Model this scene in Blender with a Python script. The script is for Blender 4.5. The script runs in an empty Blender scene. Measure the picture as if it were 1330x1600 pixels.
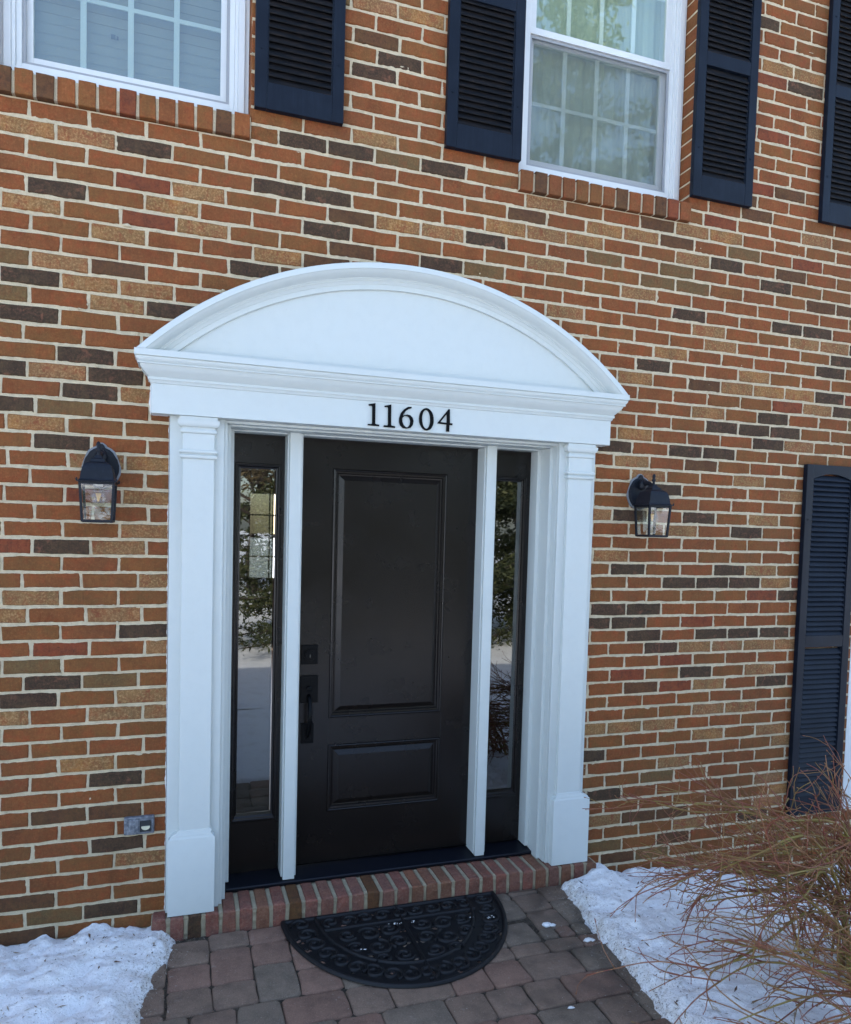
import bpy, bmesh, math, random
from mathutils import Vector, Matrix, noise
rnd = random.Random(7)
S = bpy.context.scene
COL = S.collection
# ------------------------------------------------------------------ camera
CAM = Vector((-0.934, -3.1764, 1.7085))
CR = Vector((0.94815, -0.31666, 0.02711)); CU = Vector((-0.00944, 0.05721, 0.99832)); CF = Vector((0.31768, 0.94681, -0.05126))
cd = bpy.data.cameras.new('camera'); cam = bpy.data.objects.new('camera', cd); COL.objects.link(cam)
m = Matrix((CR, CU, -CF)).transposed().to_4x4(); m.translation = CAM
cam.matrix_world = m
cd.sensor_fit = 'VERTICAL'; cd.sensor_height = 36; cd.lens = 1150/1600*36
cd.shift_y = 86/1600; cd.clip_start = .05; cd.clip_end = 1000
cd.dof.use_dof = True; cd.dof.focus_distance = 3.5; cd.dof.aperture_fstop = 6.0
S.camera = cam
# ------------------------------------------------------------------ sky, sun, exposure
SUN_EL = math.radians(47); SUN_AZ = math.radians(-12)
w = bpy.data.worlds.new('World'); S.world = w; w.use_nodes = True
nt = w.node_tree; bg = nt.nodes['Background']
sky = nt.nodes.new('ShaderNodeTexSky'); sky.sky_type = 'NISHITA'; sky.sun_disc = False
sky.sun_elevation = SUN_EL; sky.sun_rotation = SUN_AZ; sky.air_density = 1.0; sky.dust_density = 2.2; sky.ozone_density = 1.7
nt.links.new(sky.outputs[0], bg.inputs[0]); bg.inputs[1].default_value = .15
sd = bpy.data.lights.new('sun', 'SUN'); sd.energy = 2.0; sd.angle = math.radians(.53); sd.color = (1, .95, .87)
sun = bpy.data.objects.new('sun', sd); COL.objects.link(sun); sun.location = (0, 8, 12)
sdir = Vector((-math.sin(SUN_AZ)*math.cos(SUN_EL), -math.cos(SUN_AZ)*math.cos(SUN_EL), -math.sin(SUN_EL)))
sun.rotation_euler = sdir.to_track_quat('-Z', 'Y').to_euler()
S.view_settings.view_transform = 'Standard'; S.view_settings.look = 'None'
S.view_settings.exposure = 2.20; S.view_settings.gamma = 1; S.view_settings.use_curve_mapping = False

COURSE_Z=[3.139, 3.069, 3.0, 2.93, 2.861, 2.793, 2.725, 2.658, 2.59, 2.52, 2.45, 2.381, 2.312, 2.243, 2.175, 2.108, 2.041, 1.974, 1.906, 1.838, 1.77, 1.702, 1.635, 1.568, 1.502, 1.435, 1.367, 1.298, 1.231, 1.165, 1.099, 1.033, 0.965, 0.897, 0.831, 0.764, 0.697, 0.629, 0.561, 0.493, 0.424, 0.356, 0.29, 0.224, 0.156, 0.087, 0.02]
PHASE={-19: [(2.09, -0.3)], -18: [(1.99, -0.3)], -17: [(2.09, -0.3)], -16: [(1.99, -0.27)], -15: [(2.09, -0.31)], -14: [(1.98, -0.31), (2.08, 0.18)], -13: [(0.04, -0.1), (1.98, 0.16)], -12: [(-0.06, -0.11), (2.08, 0.16)], -11: [(-0.16, -0.08), (1.98, 0.17)], -10: [(-0.05, -0.05), (2.08, 0.18)], -9: [(-0.15, -0.04)], -8: [(-0.06, -0.09)], -7: [(-0.16, -0.09)], -6: [(-0.26, -0.06), (-0.05, -0.08), (-0.05, -0.07)], -5: [(-0.16, -0.08), (-0.16, -0.08), (0.05, -0.09)], -4: [(-0.25, -0.03), (-0.25, -0.03)], -3: [(-0.15, -0.05), (1.57, 0.21)], -2: [(-0.25, -0.03), (1.6, -0.12)], -1: [(-1.39, 0.01), (-0.14, 0.0), (1.51, -0.05)], 0: [(-1.49, 0.02), (-0.24, 0.01), (1.41, -0.06)], 1: [(-1.4, -0.01), (-0.14, 0.01), (1.52, -0.02)], 2: [(-1.49, 0.03), (-0.25, 0.0), (1.42, -0.03)], 3: [(-1.37, 0.11), (-0.14, 0.01), (1.51, -0.06)], 4: [(-1.48, 0.09), (1.4, -0.1)], 5: [(-1.37, 0.09)], 6: [(-1.48, 0.09), (1.4, -0.13)], 7: [(-1.38, 0.09), (1.51, -0.09)], 8: [(-1.48, 0.07), (1.41, -0.06)], 9: [(-1.38, 0.07), (1.51, -0.07)], 10: [(-1.5, -0.03), (1.43, 0.04)], 11: [(-1.39, 0.02), (1.55, 0.1)], 12: [(-1.49, 0.04), (1.43, 0.02)], 13: [(-1.37, 0.1), (1.52, -0.01)], 14: [(-1.46, 0.17), (1.2, -0.06), (1.42, -0.03)], 15: [(-1.35, 0.19), (1.1, -0.05)], 16: [(-1.47, 0.13), (1.2, -0.06)], 17: [(-1.35, 0.22), (1.09, -0.08)], 18: [(-1.48, 0.08), (1.61, -0.08)], 19: [(-1.36, 0.16), (1.1, -0.04)], 20: [(-1.46, 0.16), (1.2, -0.06)], 21: [(-1.36, 0.13), (1.1, -0.02)], 22: [(-1.47, 0.12), (1.21, -0.03)], 23: [(-1.37, 0.11), (1.1, -0.04)], 24: [(-1.51, -0.05), (1.2, -0.05)], 25: [(-1.37, 0.1), (1.11, 0.03)], 26: [(-1.49, 0.04), (1.2, -0.04)], 27: [(-1.38, 0.09), (1.12, 0.04)], 28: [(-1.48, 0.1), (1.21, -0.01)], 29: [(-1.37, 0.12), (1.11, 0.0), (1.11, 0.01)], 30: [(-1.5, -0.03), (1.21, -0.03)], 31: [(-1.38, 0.06), (1.12, 0.07)], 32: [(-1.48, 0.07), (1.21, -0.02)], 33: [(-1.37, 0.11), (1.11, 0.03)], 34: [(-1.48, 0.08), (1.22, 0.01)], 35: [(-1.38, 0.07), (1.12, 0.05)], 36: [(-1.48, 0.08), (1.22, 0.03)], 37: [(-1.38, 0.07), (1.12, 0.05)], 38: [(-1.48, 0.07), (1.22, 0.04)], 39: [(-1.38, 0.08), (1.12, 0.05)], 40: [(-1.47, 0.12), (1.22, 0.05)], 41: [(-1.38, 0.05), (1.12, 0.05)], 42: [(-1.49, 0.04), (1.23, 0.06)], 43: [(-1.39, 0.02), (1.12, 0.08)], 44: [(-1.5, -0.01), (1.24, 0.11)], 45: [(-1.39, 0.03)]}
MARKS={'T': [(-1, -1.49), (-1, -1.29), (3, -1.44), (2, -1.03), (4, -1.17), (6, -1.37), (7, -1.27), (7, -1.08), (8, -1.17), (12, -1.38), (13, -1.08), (15, -1.46), (17, -1.32), (17, -1.07), (19, -1.06), (21, -1.06), (22, -1.16), (24, -1.02), (25, -1.48), (26, -1.54), (26, -1.18), (28, -1.02), (31, -1.07), (32, -1.54), (32, -1.17), (32, -1.02), (35, -1.27), (41, -1.08), (1, -0.88), (2, -0.97), (3, -0.86), (4, -0.55), (-4, -0.15), (1, -0.03), (1, 0.18), (-2, 0.68), (0, 0.47), (0, 0.68), (0, 0.89), (-1, 1.0), (-1, 1.21), (2, 0.69), (3, 1.2), (5, 0.79), (-2, 1.5), (-2, 1.72), (-3, 2.29), (0, 1.51), (5, 1.61), (6, 1.71), (5, 2.23), (5, 2.42), (7, 1.4), (8, 1.93), (9, 1.27), (9, 1.82), (9, 2.02), (9, 2.24), (10, 2.37), (11, 1.65), (13, 2.25), (13, 1.21), (15, 1.21), (16, 1.32), (16, 1.94), (17, 2.23), (19, 2.04), (19, 1.04), (20, 1.52), (22, 1.1), (23, 2.05), (24, 2.15), (29, 1.64), (29, 1.85), (29, 2.06), (29, 2.25), (31, 2.07), (32, 1.72), (34, 1.74), (34, 1.94), (35, 1.06), (35, 1.23), (35, 1.44), (36, 1.75), (36, 2.17), (37, 2.25), (38, 1.54), (40, 2.17), (41, 2.26), (42, 1.12), (42, 2.2), (43, 1.65), (-12, -0.16), (-12, 0.04), (-15, 2.09), (-11, 2.24)], 'D': [(-1, -1.09), (2, -1.39), (7, -1.48), (8, -1.02), (9, -1.49), (11, -1.28), (12, -1.54), (12, -1.17), (13, -1.27), (14, -1.52), (16, -1.37), (22, -1.37), (27, -1.08), (30, -1.4), (31, -1.49), (36, -1.17), (40, -1.2), (44, -1.19), (-3, -0.47), (0, -0.56), (0, -0.41), (2, -0.41), (5, -0.64), (-3, -0.26), (-3, 0.17), (1, 0.36), (3, 0.18), (0, 1.72), (1, 2.04), (4, 1.51), (4, 2.13), (4, 2.34), (8, 1.31), (7, 2.45), (6, 2.52), (9, 2.45), (10, 2.55), (11, 2.07), (12, 1.74), (12, 1.94), (12, 2.15), (13, 2.04), (14, 1.52), (14, 1.74), (14, 1.1), (17, 1.42), (19, 1.17), (19, 1.62), (20, 1.95), (23, 1.2), (23, 1.84), (24, 1.52), (24, 1.73), (24, 1.94), (25, 2.25), (26, 1.1), (26, 1.31), (27, 1.05), (27, 1.22), (28, 1.31), (28, 1.74), (28, 1.94), (28, 2.17), (29, 1.43), (31, 1.64), (32, 2.16), (37, 1.06), (40, 1.12), (43, 2.07), (-9, -0.05), (-8, -0.16), (-18, 1.92), (-14, 2.2)], 'R': [(3, -1.08), (10, 2.16)], 'G': [(6, -1.53), (8, -1.53), (14, -1.36), (29, -1.48), (30, -1.2), (44, -1.4), (-3, -0.05), (1, 1.01), (1, 1.37), (3, 0.43), (2, 1.33), (-1, 1.83), (1, 1.42), (2, 1.52), (39, 1.43), (44, 1.14), (45, 1.45), (-12, -0.28)], 'M': [(38, -1.38), (38, -1.17), (45, -1.49), (1, -0.24), (-1, 1.37), (2, 2.35), (15, 1.62), (42, 1.33), (44, 1.56), (45, 1.24)]}
DIGITS= {"1a": [[[-0.167, 2.238], [-0.154, 2.241], [-0.138, 2.245], [-0.137, 2.158], [-0.133, 2.155], [-0.119, 2.154], [-0.119, 2.148], [-0.169, 2.149], [-0.168, 2.154], [-0.154, 2.154], [-0.15, 2.158], [-0.151, 2.23], [-0.154, 2.233], [-0.166, 2.233]]], "1b": [[[-0.096, 2.237], [-0.083, 2.24], [-0.067, 2.245], [-0.066, 2.157], [-0.062, 2.154], [-0.047, 2.152], [-0.048, 2.146], [-0.098, 2.147], [-0.097, 2.153], [-0.083, 2.153], [-0.079, 2.157], [-0.08, 2.229], [-0.083, 2.233], [-0.095, 2.232]]], "6": [[[0.026, 2.242], [0.009, 2.24], [-0.008, 2.229], [-0.022, 2.211], [-0.029, 2.189], [-0.029, 2.173], [-0.024, 2.158], [-0.012, 2.148], [0.006, 2.146], [0.023, 2.151], [0.033, 2.164], [0.036, 2.181], [0.031, 2.195], [0.02, 2.205], [0.006, 2.207], [-0.008, 2.203], [-0.014, 2.198], [-0.01, 2.209], [-0.001, 2.222], [0.013, 2.232], [0.025, 2.236]], [[-0.014, 2.193], [-0.004, 2.201], [0.006, 2.201], [0.017, 2.194], [0.022, 2.18], [0.02, 2.163], [0.011, 2.152], [0.002, 2.151], [-0.008, 2.159], [-0.015, 2.174], [-0.016, 2.187]]], "0": [[[0.129, 2.192], [0.128, 2.205], [0.124, 2.217], [0.119, 2.227], [0.111, 2.235], [0.103, 2.24], [0.094, 2.242], [0.086, 2.24], [0.078, 2.235], [0.071, 2.228], [0.066, 2.218], [0.063, 2.206], [0.062, 2.194], [0.063, 2.181], [0.067, 2.169], [0.073, 2.159], [0.08, 2.151], [0.088, 2.146], [0.097, 2.144], [0.106, 2.146], [0.114, 2.15], [0.121, 2.158], [0.126, 2.168], [0.129, 2.18]], [[0.114, 2.192], [0.113, 2.203], [0.111, 2.213], [0.108, 2.222], [0.103, 2.228], [0.098, 2.233], [0.093, 2.234], [0.088, 2.233], [0.084, 2.229], [0.08, 2.223], [0.077, 2.214], [0.075, 2.204], [0.075, 2.194], [0.076, 2.183], [0.078, 2.173], [0.081, 2.164], [0.086, 2.157], [0.091, 2.153], [0.096, 2.151], [0.101, 2.153], [0.105, 2.157], [0.109, 2.163], [0.112, 2.172], [0.114, 2.182]]], "4": [[[0.199, 2.245], [0.204, 2.244], [0.206, 2.184], [0.219, 2.183], [0.217, 2.176], [0.204, 2.176], [0.204, 2.146], [0.19, 2.146], [0.191, 2.177], [0.149, 2.179], [0.15, 2.183]], [[0.191, 2.225], [0.192, 2.184], [0.16, 2.185]]]}
HOLES= [(0.119, -0.289), (0.128, -0.397), (-0.129, -0.288), (-0.128, -0.402), (-0.194, -0.417), (0.038, -0.371), (-0.028, -0.489), (-0.041, -0.378), (-0.249, -0.163), (-0.222, -0.115), (-0.116, -0.112), (0.103, -0.105), (0.209, -0.1), (0.243, -0.144), (0.315, -0.215), (-0.154, -0.228), (-0.435, -0.315), (-0.388, -0.405), (-0.232, -0.511), (0.379, -0.408), (0.211, -0.573), (-0.453, -0.233), (0.113, -0.609), (-0.03, -0.229), (0.195, -0.408), (-0.335, -0.33)]

# ------------------------------------------------------------------ helpers
def link(o, parent=None):
    COL.objects.link(o)
    if parent is not None: o.parent = parent
    return o
def thing(name, label, cat, loc=(0, 0, 0), group=None):
    o = bpy.data.objects.new(name, None); o.empty_display_size = .1; COL.objects.link(o)
    o.location = loc; o['label'] = label; o['category'] = cat
    if group: o['group'] = group
    return o
def tag(o, label, cat, group=None):
    o['label'] = label; o['category'] = cat
    if group: o['group'] = group
    return o
def wloc(o):
    v = Vector((0, 0, 0))
    while o is not None: v += o.location; o = o.parent
    return v
class MB:
    def __init__(s): s.v = []; s.f = []; s.mi = []
    def add(s, vs, fs, mi=0):
        b = len(s.v); s.v += [tuple(v) for v in vs]; s.f += [tuple(b+i for i in f) for f in fs]; s.mi += [mi]*len(fs); return s
    def box(s, x0, x1, y0, y1, z0, z1, mi=0):
        return s.add([(x0,y0,z0),(x1,y0,z0),(x1,y1,z0),(x0,y1,z0),(x0,y0,z1),(x1,y0,z1),(x1,y1,z1),(x0,y1,z1)],
            [(0,3,2,1),(4,5,6,7),(0,1,5,4),(1,2,6,5),(2,3,7,6),(3,0,4,7)], mi)
    def loft(s, rings, closed=True, caps=True, mi=0):
        n = len(rings[0]); vs = [p for r in rings for p in r]; fs = []
        for i in range(len(rings)-1):
            for j in range(n if closed else n-1):
                k = (j+1) % n
                fs.append((i*n+j, i*n+k, (i+1)*n+k, (i+1)*n+j))
        if caps and closed: fs.append(tuple(range(n))[::-1]); fs.append(tuple((len(rings)-1)*n+j for j in range(n)))
        return s.add(vs, fs, mi)
    def tube(s, pts, rad, n=6, mi=0):
        pts = [Vector(p) for p in pts]; rings = []
        up = Vector((0, 0, 1))
        for i, p in enumerate(pts):
            d = (pts[min(i+1, len(pts)-1)]-pts[max(i-1, 0)])
            if d.length < 1e-9: d = Vector((0, 0, 1))
            d.normalize()
            a = d.cross(up)
            if a.length < .05: a = d.cross(Vector((1, 0, 0)))
            a.normalize(); b = d.cross(a)
            r = rad[i] if isinstance(rad, (list, tuple)) else rad
            rings.append([p+a*(r*math.cos(2*math.pi*k/n))+b*(r*math.sin(2*math.pi*k/n)) for k in range(n)])
        return s.loft(rings, mi=mi)
    def lathe(s, cx, cy, prof, n=16, mi=0):     # prof: (z, r)
        return s.loft([[(cx+r*math.cos(2*math.pi*k/n), cy+r*math.sin(2*math.pi*k/n), z) for k in range(n)] for z, r in prof], mi=mi)
    def build(s, name, mat, parent=None, smooth=False, bevel=0, seg=2, autosmooth=None, stuff=False):
        off = wloc(parent) if parent is not None else Vector((0, 0, 0))
        me = bpy.data.meshes.new(name); me.from_pydata([(v[0]-off.x, v[1]-off.y, v[2]-off.z) for v in s.v], [], s.f)
        for mm in (mat if isinstance(mat, (list, tuple)) else [mat]): me.materials.append(mm)
        for p, i in zip(me.polygons, s.mi): p.material_index = i
        bm = bmesh.new(); bm.from_mesh(me); bmesh.ops.recalc_face_normals(bm, faces=bm.faces); bm.to_mesh(me); bm.free()
        if smooth:
            me.polygons.foreach_set('use_smooth', [True]*len(me.polygons))
        if autosmooth: me.set_sharp_from_angle(angle=math.radians(autosmooth)); 
        o = link(bpy.data.objects.new(name, me), parent)
        if bevel:
            b = o.modifiers.new('bevel', 'BEVEL'); b.width = bevel; b.segments = seg; b.limit_method = 'ANGLE'; b.angle_limit = math.radians(40)
            if not smooth: 
                me.polygons.foreach_set('use_smooth', [True]*len(me.polygons)); me.set_sharp_from_angle(angle=math.radians(75)); b.harden_normals = True
        if stuff: o['kind'] = 'stuff'
        return o
def prism(mb, poly, y0, y1, mi=0):      # poly in (x,z)
    return mb.loft([[(x, y0, z) for x, z in poly], [(x, y1, z) for x, z in poly]], mi=mi)
def outline(polys, name, mat, parent, y0, y1, bevel=.0004):     # filled outline with holes, via a curve turned into a mesh
    cu = bpy.data.curves.new(name, 'CURVE'); cu.dimensions = '2D'; cu.fill_mode = 'BOTH'; cu.extrude = abs(y1-y0)/2; cu.bevel_depth = bevel
    for p in polys:
        sp = cu.splines.new('POLY'); sp.points.add(len(p)-1); sp.use_cyclic_u = True
        for q, (x, z) in zip(sp.points, p): q.co = (x, z, 0, 1)
    o = bpy.data.objects.new(name, cu); COL.objects.link(o)
    bpy.context.view_layer.update()
    me = bpy.data.meshes.new_from_object(o.evaluated_get(bpy.context.evaluated_depsgraph_get()))
    bpy.data.objects.remove(o)
    off = wloc(parent)
    me.transform(Matrix.Translation((-off.x, (y0+y1)/2-off.y, -off.z)) @ Matrix.Rotation(math.pi/2, 4, 'X'))
    me.materials.clear(); me.materials.append(mat)
    return link(bpy.data.objects.new(name, me), parent)

# ------------------------------------------------------------------ materials
def mat(name, col, rough=.5, metal=0, spec=.5):
    m = bpy.data.materials.new(name); m.use_nodes = True
    b = m.node_tree.nodes['Principled BSDF']
    b.inputs['Base Color'].default_value = (*col, 1); b.inputs['Roughness'].default_value = rough
    b.inputs['Metallic'].default_value = metal; b.inputs['Specular IOR Level'].default_value = spec
    return m
class NT:
    def __init__(s, m): s.t = m.node_tree; s.b = s.t.nodes['Principled BSDF']; s.geo = s.n('ShaderNodeNewGeometry')
    def n(s, t, **k):
        x = s.t.nodes.new(t)
        for a, b in k.items(): setattr(x, a, b)
        return x
    def l(s, a, b): s.t.links.new(a, b)
    def noise(s, scale, detail=4, rough=.6, vec=None, dist=0):
        x = s.n('ShaderNodeTexNoise'); x.inputs['Scale'].default_value = scale; x.inputs['Detail'].default_value = detail
        x.inputs['Roughness'].default_value = rough; x.inputs['Distortion'].default_value = dist
        s.l(vec or s.geo.outputs['Position'], x.inputs['Vector']); return x.outputs['Fac']
    def map(s, scale):
        x = s.n('ShaderNodeMapping'); x.inputs['Scale'].default_value = scale; s.l(s.geo.outputs['Position'], x.inputs['Vector']); return x.outputs[0]
    def ramp(s, fac, stops):
        x = s.n('ShaderNodeValToRGB'); e = x.color_ramp.elements
        while len(e) > 1: e.remove(e[-1])
        e[0].position = stops[0][0]; e[0].color = (*stops[0][1], 1) if len(stops[0][1]) == 3 else stops[0][1]
        for p, c in stops[1:]:
            q = e.new(p); q.color = (*c, 1)
        s.l(fac, x.inputs[0]); return x.outputs[0]
    def mr(s, fac, a, b, c=0, d=1):
        x = s.n('ShaderNodeMapRange'); x.inputs[1].default_value = a; x.inputs[2].default_value = b; x.inputs[3].default_value = c; x.inputs[4].default_value = d
        s.l(fac, x.inputs[0]); return x.outputs[0]
    def math(s, op, a, b):
        x = s.n('ShaderNodeMath', operation=op)
        for i, v in enumerate((a, b)):
            if isinstance(v, (int, float)): x.inputs[i].default_value = v
            else: s.l(v, x.inputs[i])
        return x.outputs[0]
    def mix(s, fac, a, b, mode='MIX'):
        x = s.n('ShaderNodeMix', data_type='RGBA', blend_type=mode)
        if isinstance(fac, (int, float)): x.inputs[0].default_value = fac
        else: s.l(fac, x.inputs[0])
        for i, v in ((6, a), (7, b)):
            if isinstance(v, tuple): x.inputs[i].default_value = (*v, 1)
            else: s.l(v, x.inputs[i])
        return x.outputs[2]
    def bump(s, h, strength=.3, dist=.002, nrm=None):
        x = s.n('ShaderNodeBump'); x.inputs['Strength'].default_value = strength; x.inputs['Distance'].default_value = dist
        s.l(h, x.inputs['Height'])
        if nrm is not None: s.l(nrm, x.inputs['Normal'])
        s.l(x.outputs[0], s.b.inputs['Normal']); return x.outputs[0]
    def col(s, c): s.l(c, s.b.inputs['Base Color'])
def white_paint(name, col=(.560, .590, .560), rough=.38, dirt=.06):
    m = mat(name, col, rough); t = NT(m)
    a = t.noise(3.0, 5); d = t.mr(a, .35, .7)
    gc = t.mix(t.mr(t.noise(22, 4), .45, .8, 0, dirt*2), col, tuple(c*.72 for c in col))
    t.col(t.mix(t.mr(t.noise(95, 5, .75), .62, .74, 0, dirt*5), gc, (.40, .36, .30)))
    t.bump(t.noise(11, 2), .05, .0010)
    t.l(t.mr(a, .3, .7, rough-.06, rough+.1), t.b.inputs['Roughness'])
    return m
WHITE = white_paint('white_trim_paint')
VINYL = white_paint('white_vinyl', (.64, .655, .645), .32, .05)
CAULK = white_paint('white_caulk', (.74, .73, .70), .5, .2)
def door_paint():
    m = mat('dark_bronze_paint', (.0085, .0064, .0055), .25, 0, .30); t = NT(m)
    t.l(t.mr(t.noise(5, 4), .3, .7, .21, .30), t.b.inputs['Roughness'])
    t.bump(t.noise(9, 2), .03, .0006); return m
DOOR = door_paint()
BLACKM = mat('matt_black_metal', (.0016, .0018, .0024), .40, 0, .13)
def lamp_black():
    m = mat('weathered_black_metal', (.006, .008, .013), .5, 0, .28); t = NT(m)
    t.col(t.mix(t.mr(t.noise(60, 5), .5, .8, 0, .6), (.004, .006, .011), (.018, .022, .030))); t.bump(t.noise(200, 3), .15, .0006)
    return m
LAMPM = lamp_black()
def shutter_mat():
    m = mat('navy_shutter_paint', (.006, .0105, .021), .46, 0, .17); t = NT(m)
    g = t.noise(1.0, 5, .65, t.map((55, 55, 4)), 1.2)
    blot = t.mr(t.noise(7, 5), .4, .75)
    t.col(t.mix(t.math('MULTIPLY', blot, t.mr(g, .4, .7, .2, .8)), (.0045, .0075, .0145), (.014, .021, .034)))
    t.bump(g, .25, .0012); return m
SHUT = shutter_mat()
SLAT = mat('weathered_dark_slat', (.006, .006, .007), .6, 0, .15); _t = NT(SLAT); _t.col(_t.mix(_t.mr(_t.noise(1, 4, .6, _t.map((20, 60, 60))), .45, .7, 0, .7), (.0045, .0050, .0065), (.020, .015, .013)))
def glass(name, tint=(.9, .93, .92), trans=.96, rough=0.0, extra=.03):
    m = bpy.data.materials.new(name); m.use_nodes = True; t = m.node_tree; t.nodes.clear()
    o = t.nodes.new('ShaderNodeOutputMaterial'); g = t.nodes.new('ShaderNodeBsdfGlossy'); g.inputs['Roughness'].default_value = rough
    g.inputs['Color'].default_value = (.95, .97, .97, 1)
    tr = t.nodes.new('ShaderNodeBsdfTransparent'); tr.inputs[0].default_value = (*tint, 1)
    f = t.nodes.new('ShaderNodeFresnel'); f.inputs[0].default_value = 1.5
    k = t.nodes.new('ShaderNodeMath'); k.operation = 'MULTIPLY_ADD'; k.inputs[1].default_value = trans; k.inputs[2].default_value = extra
    mx = t.nodes.new('ShaderNodeMixShader')
    n = t.nodes.new('ShaderNodeTexNoise'); n.inputs['Scale'].default_value = 2.2; ge = t.nodes.new('ShaderNodeNewGeometry')
    b = t.nodes.new('ShaderNodeBump'); b.inputs['Strength'].default_value = .05; b.inputs['Distance'].default_value = .003
    t.links.new(ge.outputs['Position'], n.inputs['Vector']); t.links.new(n.outputs[0], b.inputs['Height']); t.links.new(b.outputs[0], g.inputs['Normal'])
    io = t.nodes.new('ShaderNodeMapRange'); io.inputs[3].default_value = 1.5; io.inputs[4].default_value = 1/1.5; t.links.new(ge.outputs['Backfacing'], io.inputs[0]); t.links.new(io.outputs[0], f.inputs[0]); t.links.new(f.outputs[0], k.inputs[0]); t.links.new(k.outputs[0], mx.inputs[0]); t.links.new(tr.outputs[0], mx.inputs[1]); t.links.new(g.outputs[0], mx.inputs[2])
    t.links.new(mx.outputs[0], o.inputs[0]); return m
GLASS = glass('sidelight_glass', (.22, .24, .23), 1.4, extra=.075)
WGLASS = glass('window_glass', (.88, .92, .88), 1.5)
LGLASS = glass('lantern_glass', (.93, .94, .92), 1.0)
def screen_mat():
    m = bpy.data.materials.new('insect_screen_mesh'); m.use_nodes = True; t = m.node_tree; b = t.nodes['Principled BSDF']
    b.inputs['Base Color'].default_value = (.16, .17, .17, 1); b.inputs['Roughness'].default_value = .6; b.inputs['Alpha'].default_value = .34
    return m
SCREEN = screen_mat()

def brick_mat(name, stops, tones, speck, rough=.85, pink=None):
    m = mat(name, stops[0][1], rough, 0, .25); t = NT(m)
    oi = t.n('ShaderNodeObjectInfo')
    r = t.math('FRACT', t.math('ADD', oi.outputs['Random'], t.geo.outputs['Random Per Island']), 0)
    base = t.ramp(r, stops)
    big = t.noise(11, 4, .6); fine = t.noise(120, 6, .7); wire = t.noise(1, 4, .6, t.map((260, 260, 22)))
    c = t.mix(t.mr(big, .35, .68), base, tones[0])
    c = t.mix(t.mr(t.noise(24, 5, .65), .48, .66, 0, .85), c, tones[1])
    c = t.mix(t.mr(t.noise(7.3, 3, .6), .50, .68, 0, .5), c, tuple(x*.5 for x in stops[0][1]))
    c = t.mix(t.mr(fine, .48, .72, 0, speck), c, tones[2])
    c = t.mix(t.mr(wire, .5, .75, 0, .35), c, tuple(x*.55 for x in tones[0]))
    if pink: c = t.mix(t.mr(t.noise(19, 6, .7, dist=.6), .56, .66, 0, .85), c, pink)
    c = t.mix(t.mr(t.noise(64, 6, .8), .50, .66, 0, .62), c, tuple(x*.55 for x in tones[1]))
    c = t.mix(t.mr(t.noise(88, 5, .8), .54, .68, 0, .5), c, tones[2])
    t.col(t.mix(t.mr(t.noise(330, 3), .62, .74, 0, .7), c, (.03, .018, .012))) if False else t.col(t.mix(t.mr(t.noise(1.7, 6, .65), .42, .75, 0, .38), t.mix(t.mr(t.noise(330, 3), .62, .74, 0, .7), c, (.03, .018, .012)), (.055, .035, .020)))
    h = t.math('ADD', t.math('MULTIPLY', fine, 1.0), t.math('MULTIPLY', wire, .8))
    t.bump(h, .75, .0022); return m
RED = brick_mat('red_brown_brick', [(0, (0.2250, 0.0665, 0.0198)), (.25, (0.2500, 0.0836, 0.0236)), (.5, (0.2050, 0.0599, 0.0198)), (.72, (0.2400, 0.0779, 0.0213)), (1, (0.1900, 0.0608, 0.0213))],
    [(0.1700, 0.0646, 0.0205), (0.2600, 0.0589, 0.0182), (0.3400, 0.1235, 0.0418)], .6)
ORANGE = brick_mat('orange_brown_brick', [(0, (0.2350, 0.0836, 0.0236)), (.5, (0.1950, 0.0741, 0.0228)), (1, (0.2450, 0.0817, 0.0220))], [(0.1600, 0.0722, 0.0220), (0.2450, 0.0646, 0.0198), (0.3200, 0.1283, 0.0395)], .6)
DEEP = brick_mat('deep_red_brick', [(0, (0.2250, 0.0418, 0.0182)), (1, (0.1900, 0.0475, 0.0198))], [(0.2100, 0.0589, 0.0213), (0.1200, 0.0380, 0.0190), (0.2900, 0.0902, 0.0342)], .45)
DARK = brick_mat('dark_brown_brick', [(0, (0.0560, 0.0323, 0.0190)), (.5, (0.0460, 0.0294, 0.0167)), (1, (0.0700, 0.0342, 0.0205))], [(0.0780, 0.0494, 0.0243), (0.0340, 0.0218, 0.0144), (0.1600, 0.0741, 0.0410)], .65, pink=(0.1900, 0.0760, 0.0426))
MED = brick_mat('umber_brick', [(0, (0.1200, 0.0484, 0.0198)), (1, (0.1050, 0.0466, 0.0228))], [(0.1200, 0.0608, 0.0228), (0.0680, 0.0342, 0.0190), (0.2000, 0.0741, 0.0304)], .5)
TAN = brick_mat('tan_speckled_brick', [(0, (0.3100, 0.1596, 0.0562)), (.35, (0.2600, 0.1159, 0.0471)), (.65, (0.3600, 0.1568, 0.0426)), (1, (0.2700, 0.1092, 0.0532))], [(0.1650, 0.0931, 0.0380), (0.2600, 0.0741, 0.0251), (0.5000, 0.3040, 0.1330)], 1.0, pink=(0.2300, 0.0570, 0.0228))
GREY = brick_mat('olive_brown_brick', [(0, (0.1600, 0.0874, 0.0304)), (1, (0.1800, 0.0855, 0.0289))], [(0.1250, 0.0817, 0.0334), (0.1800, 0.0684, 0.0243), (0.2700, 0.1568, 0.0623)], .6)
BRICKS = [RED, ORANGE, DEEP, DARK, MED, TAN, GREY]; TYPE = {'R': 2, 'D': 3, 'M': 4, 'T': 5, 'G': 6}
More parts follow.
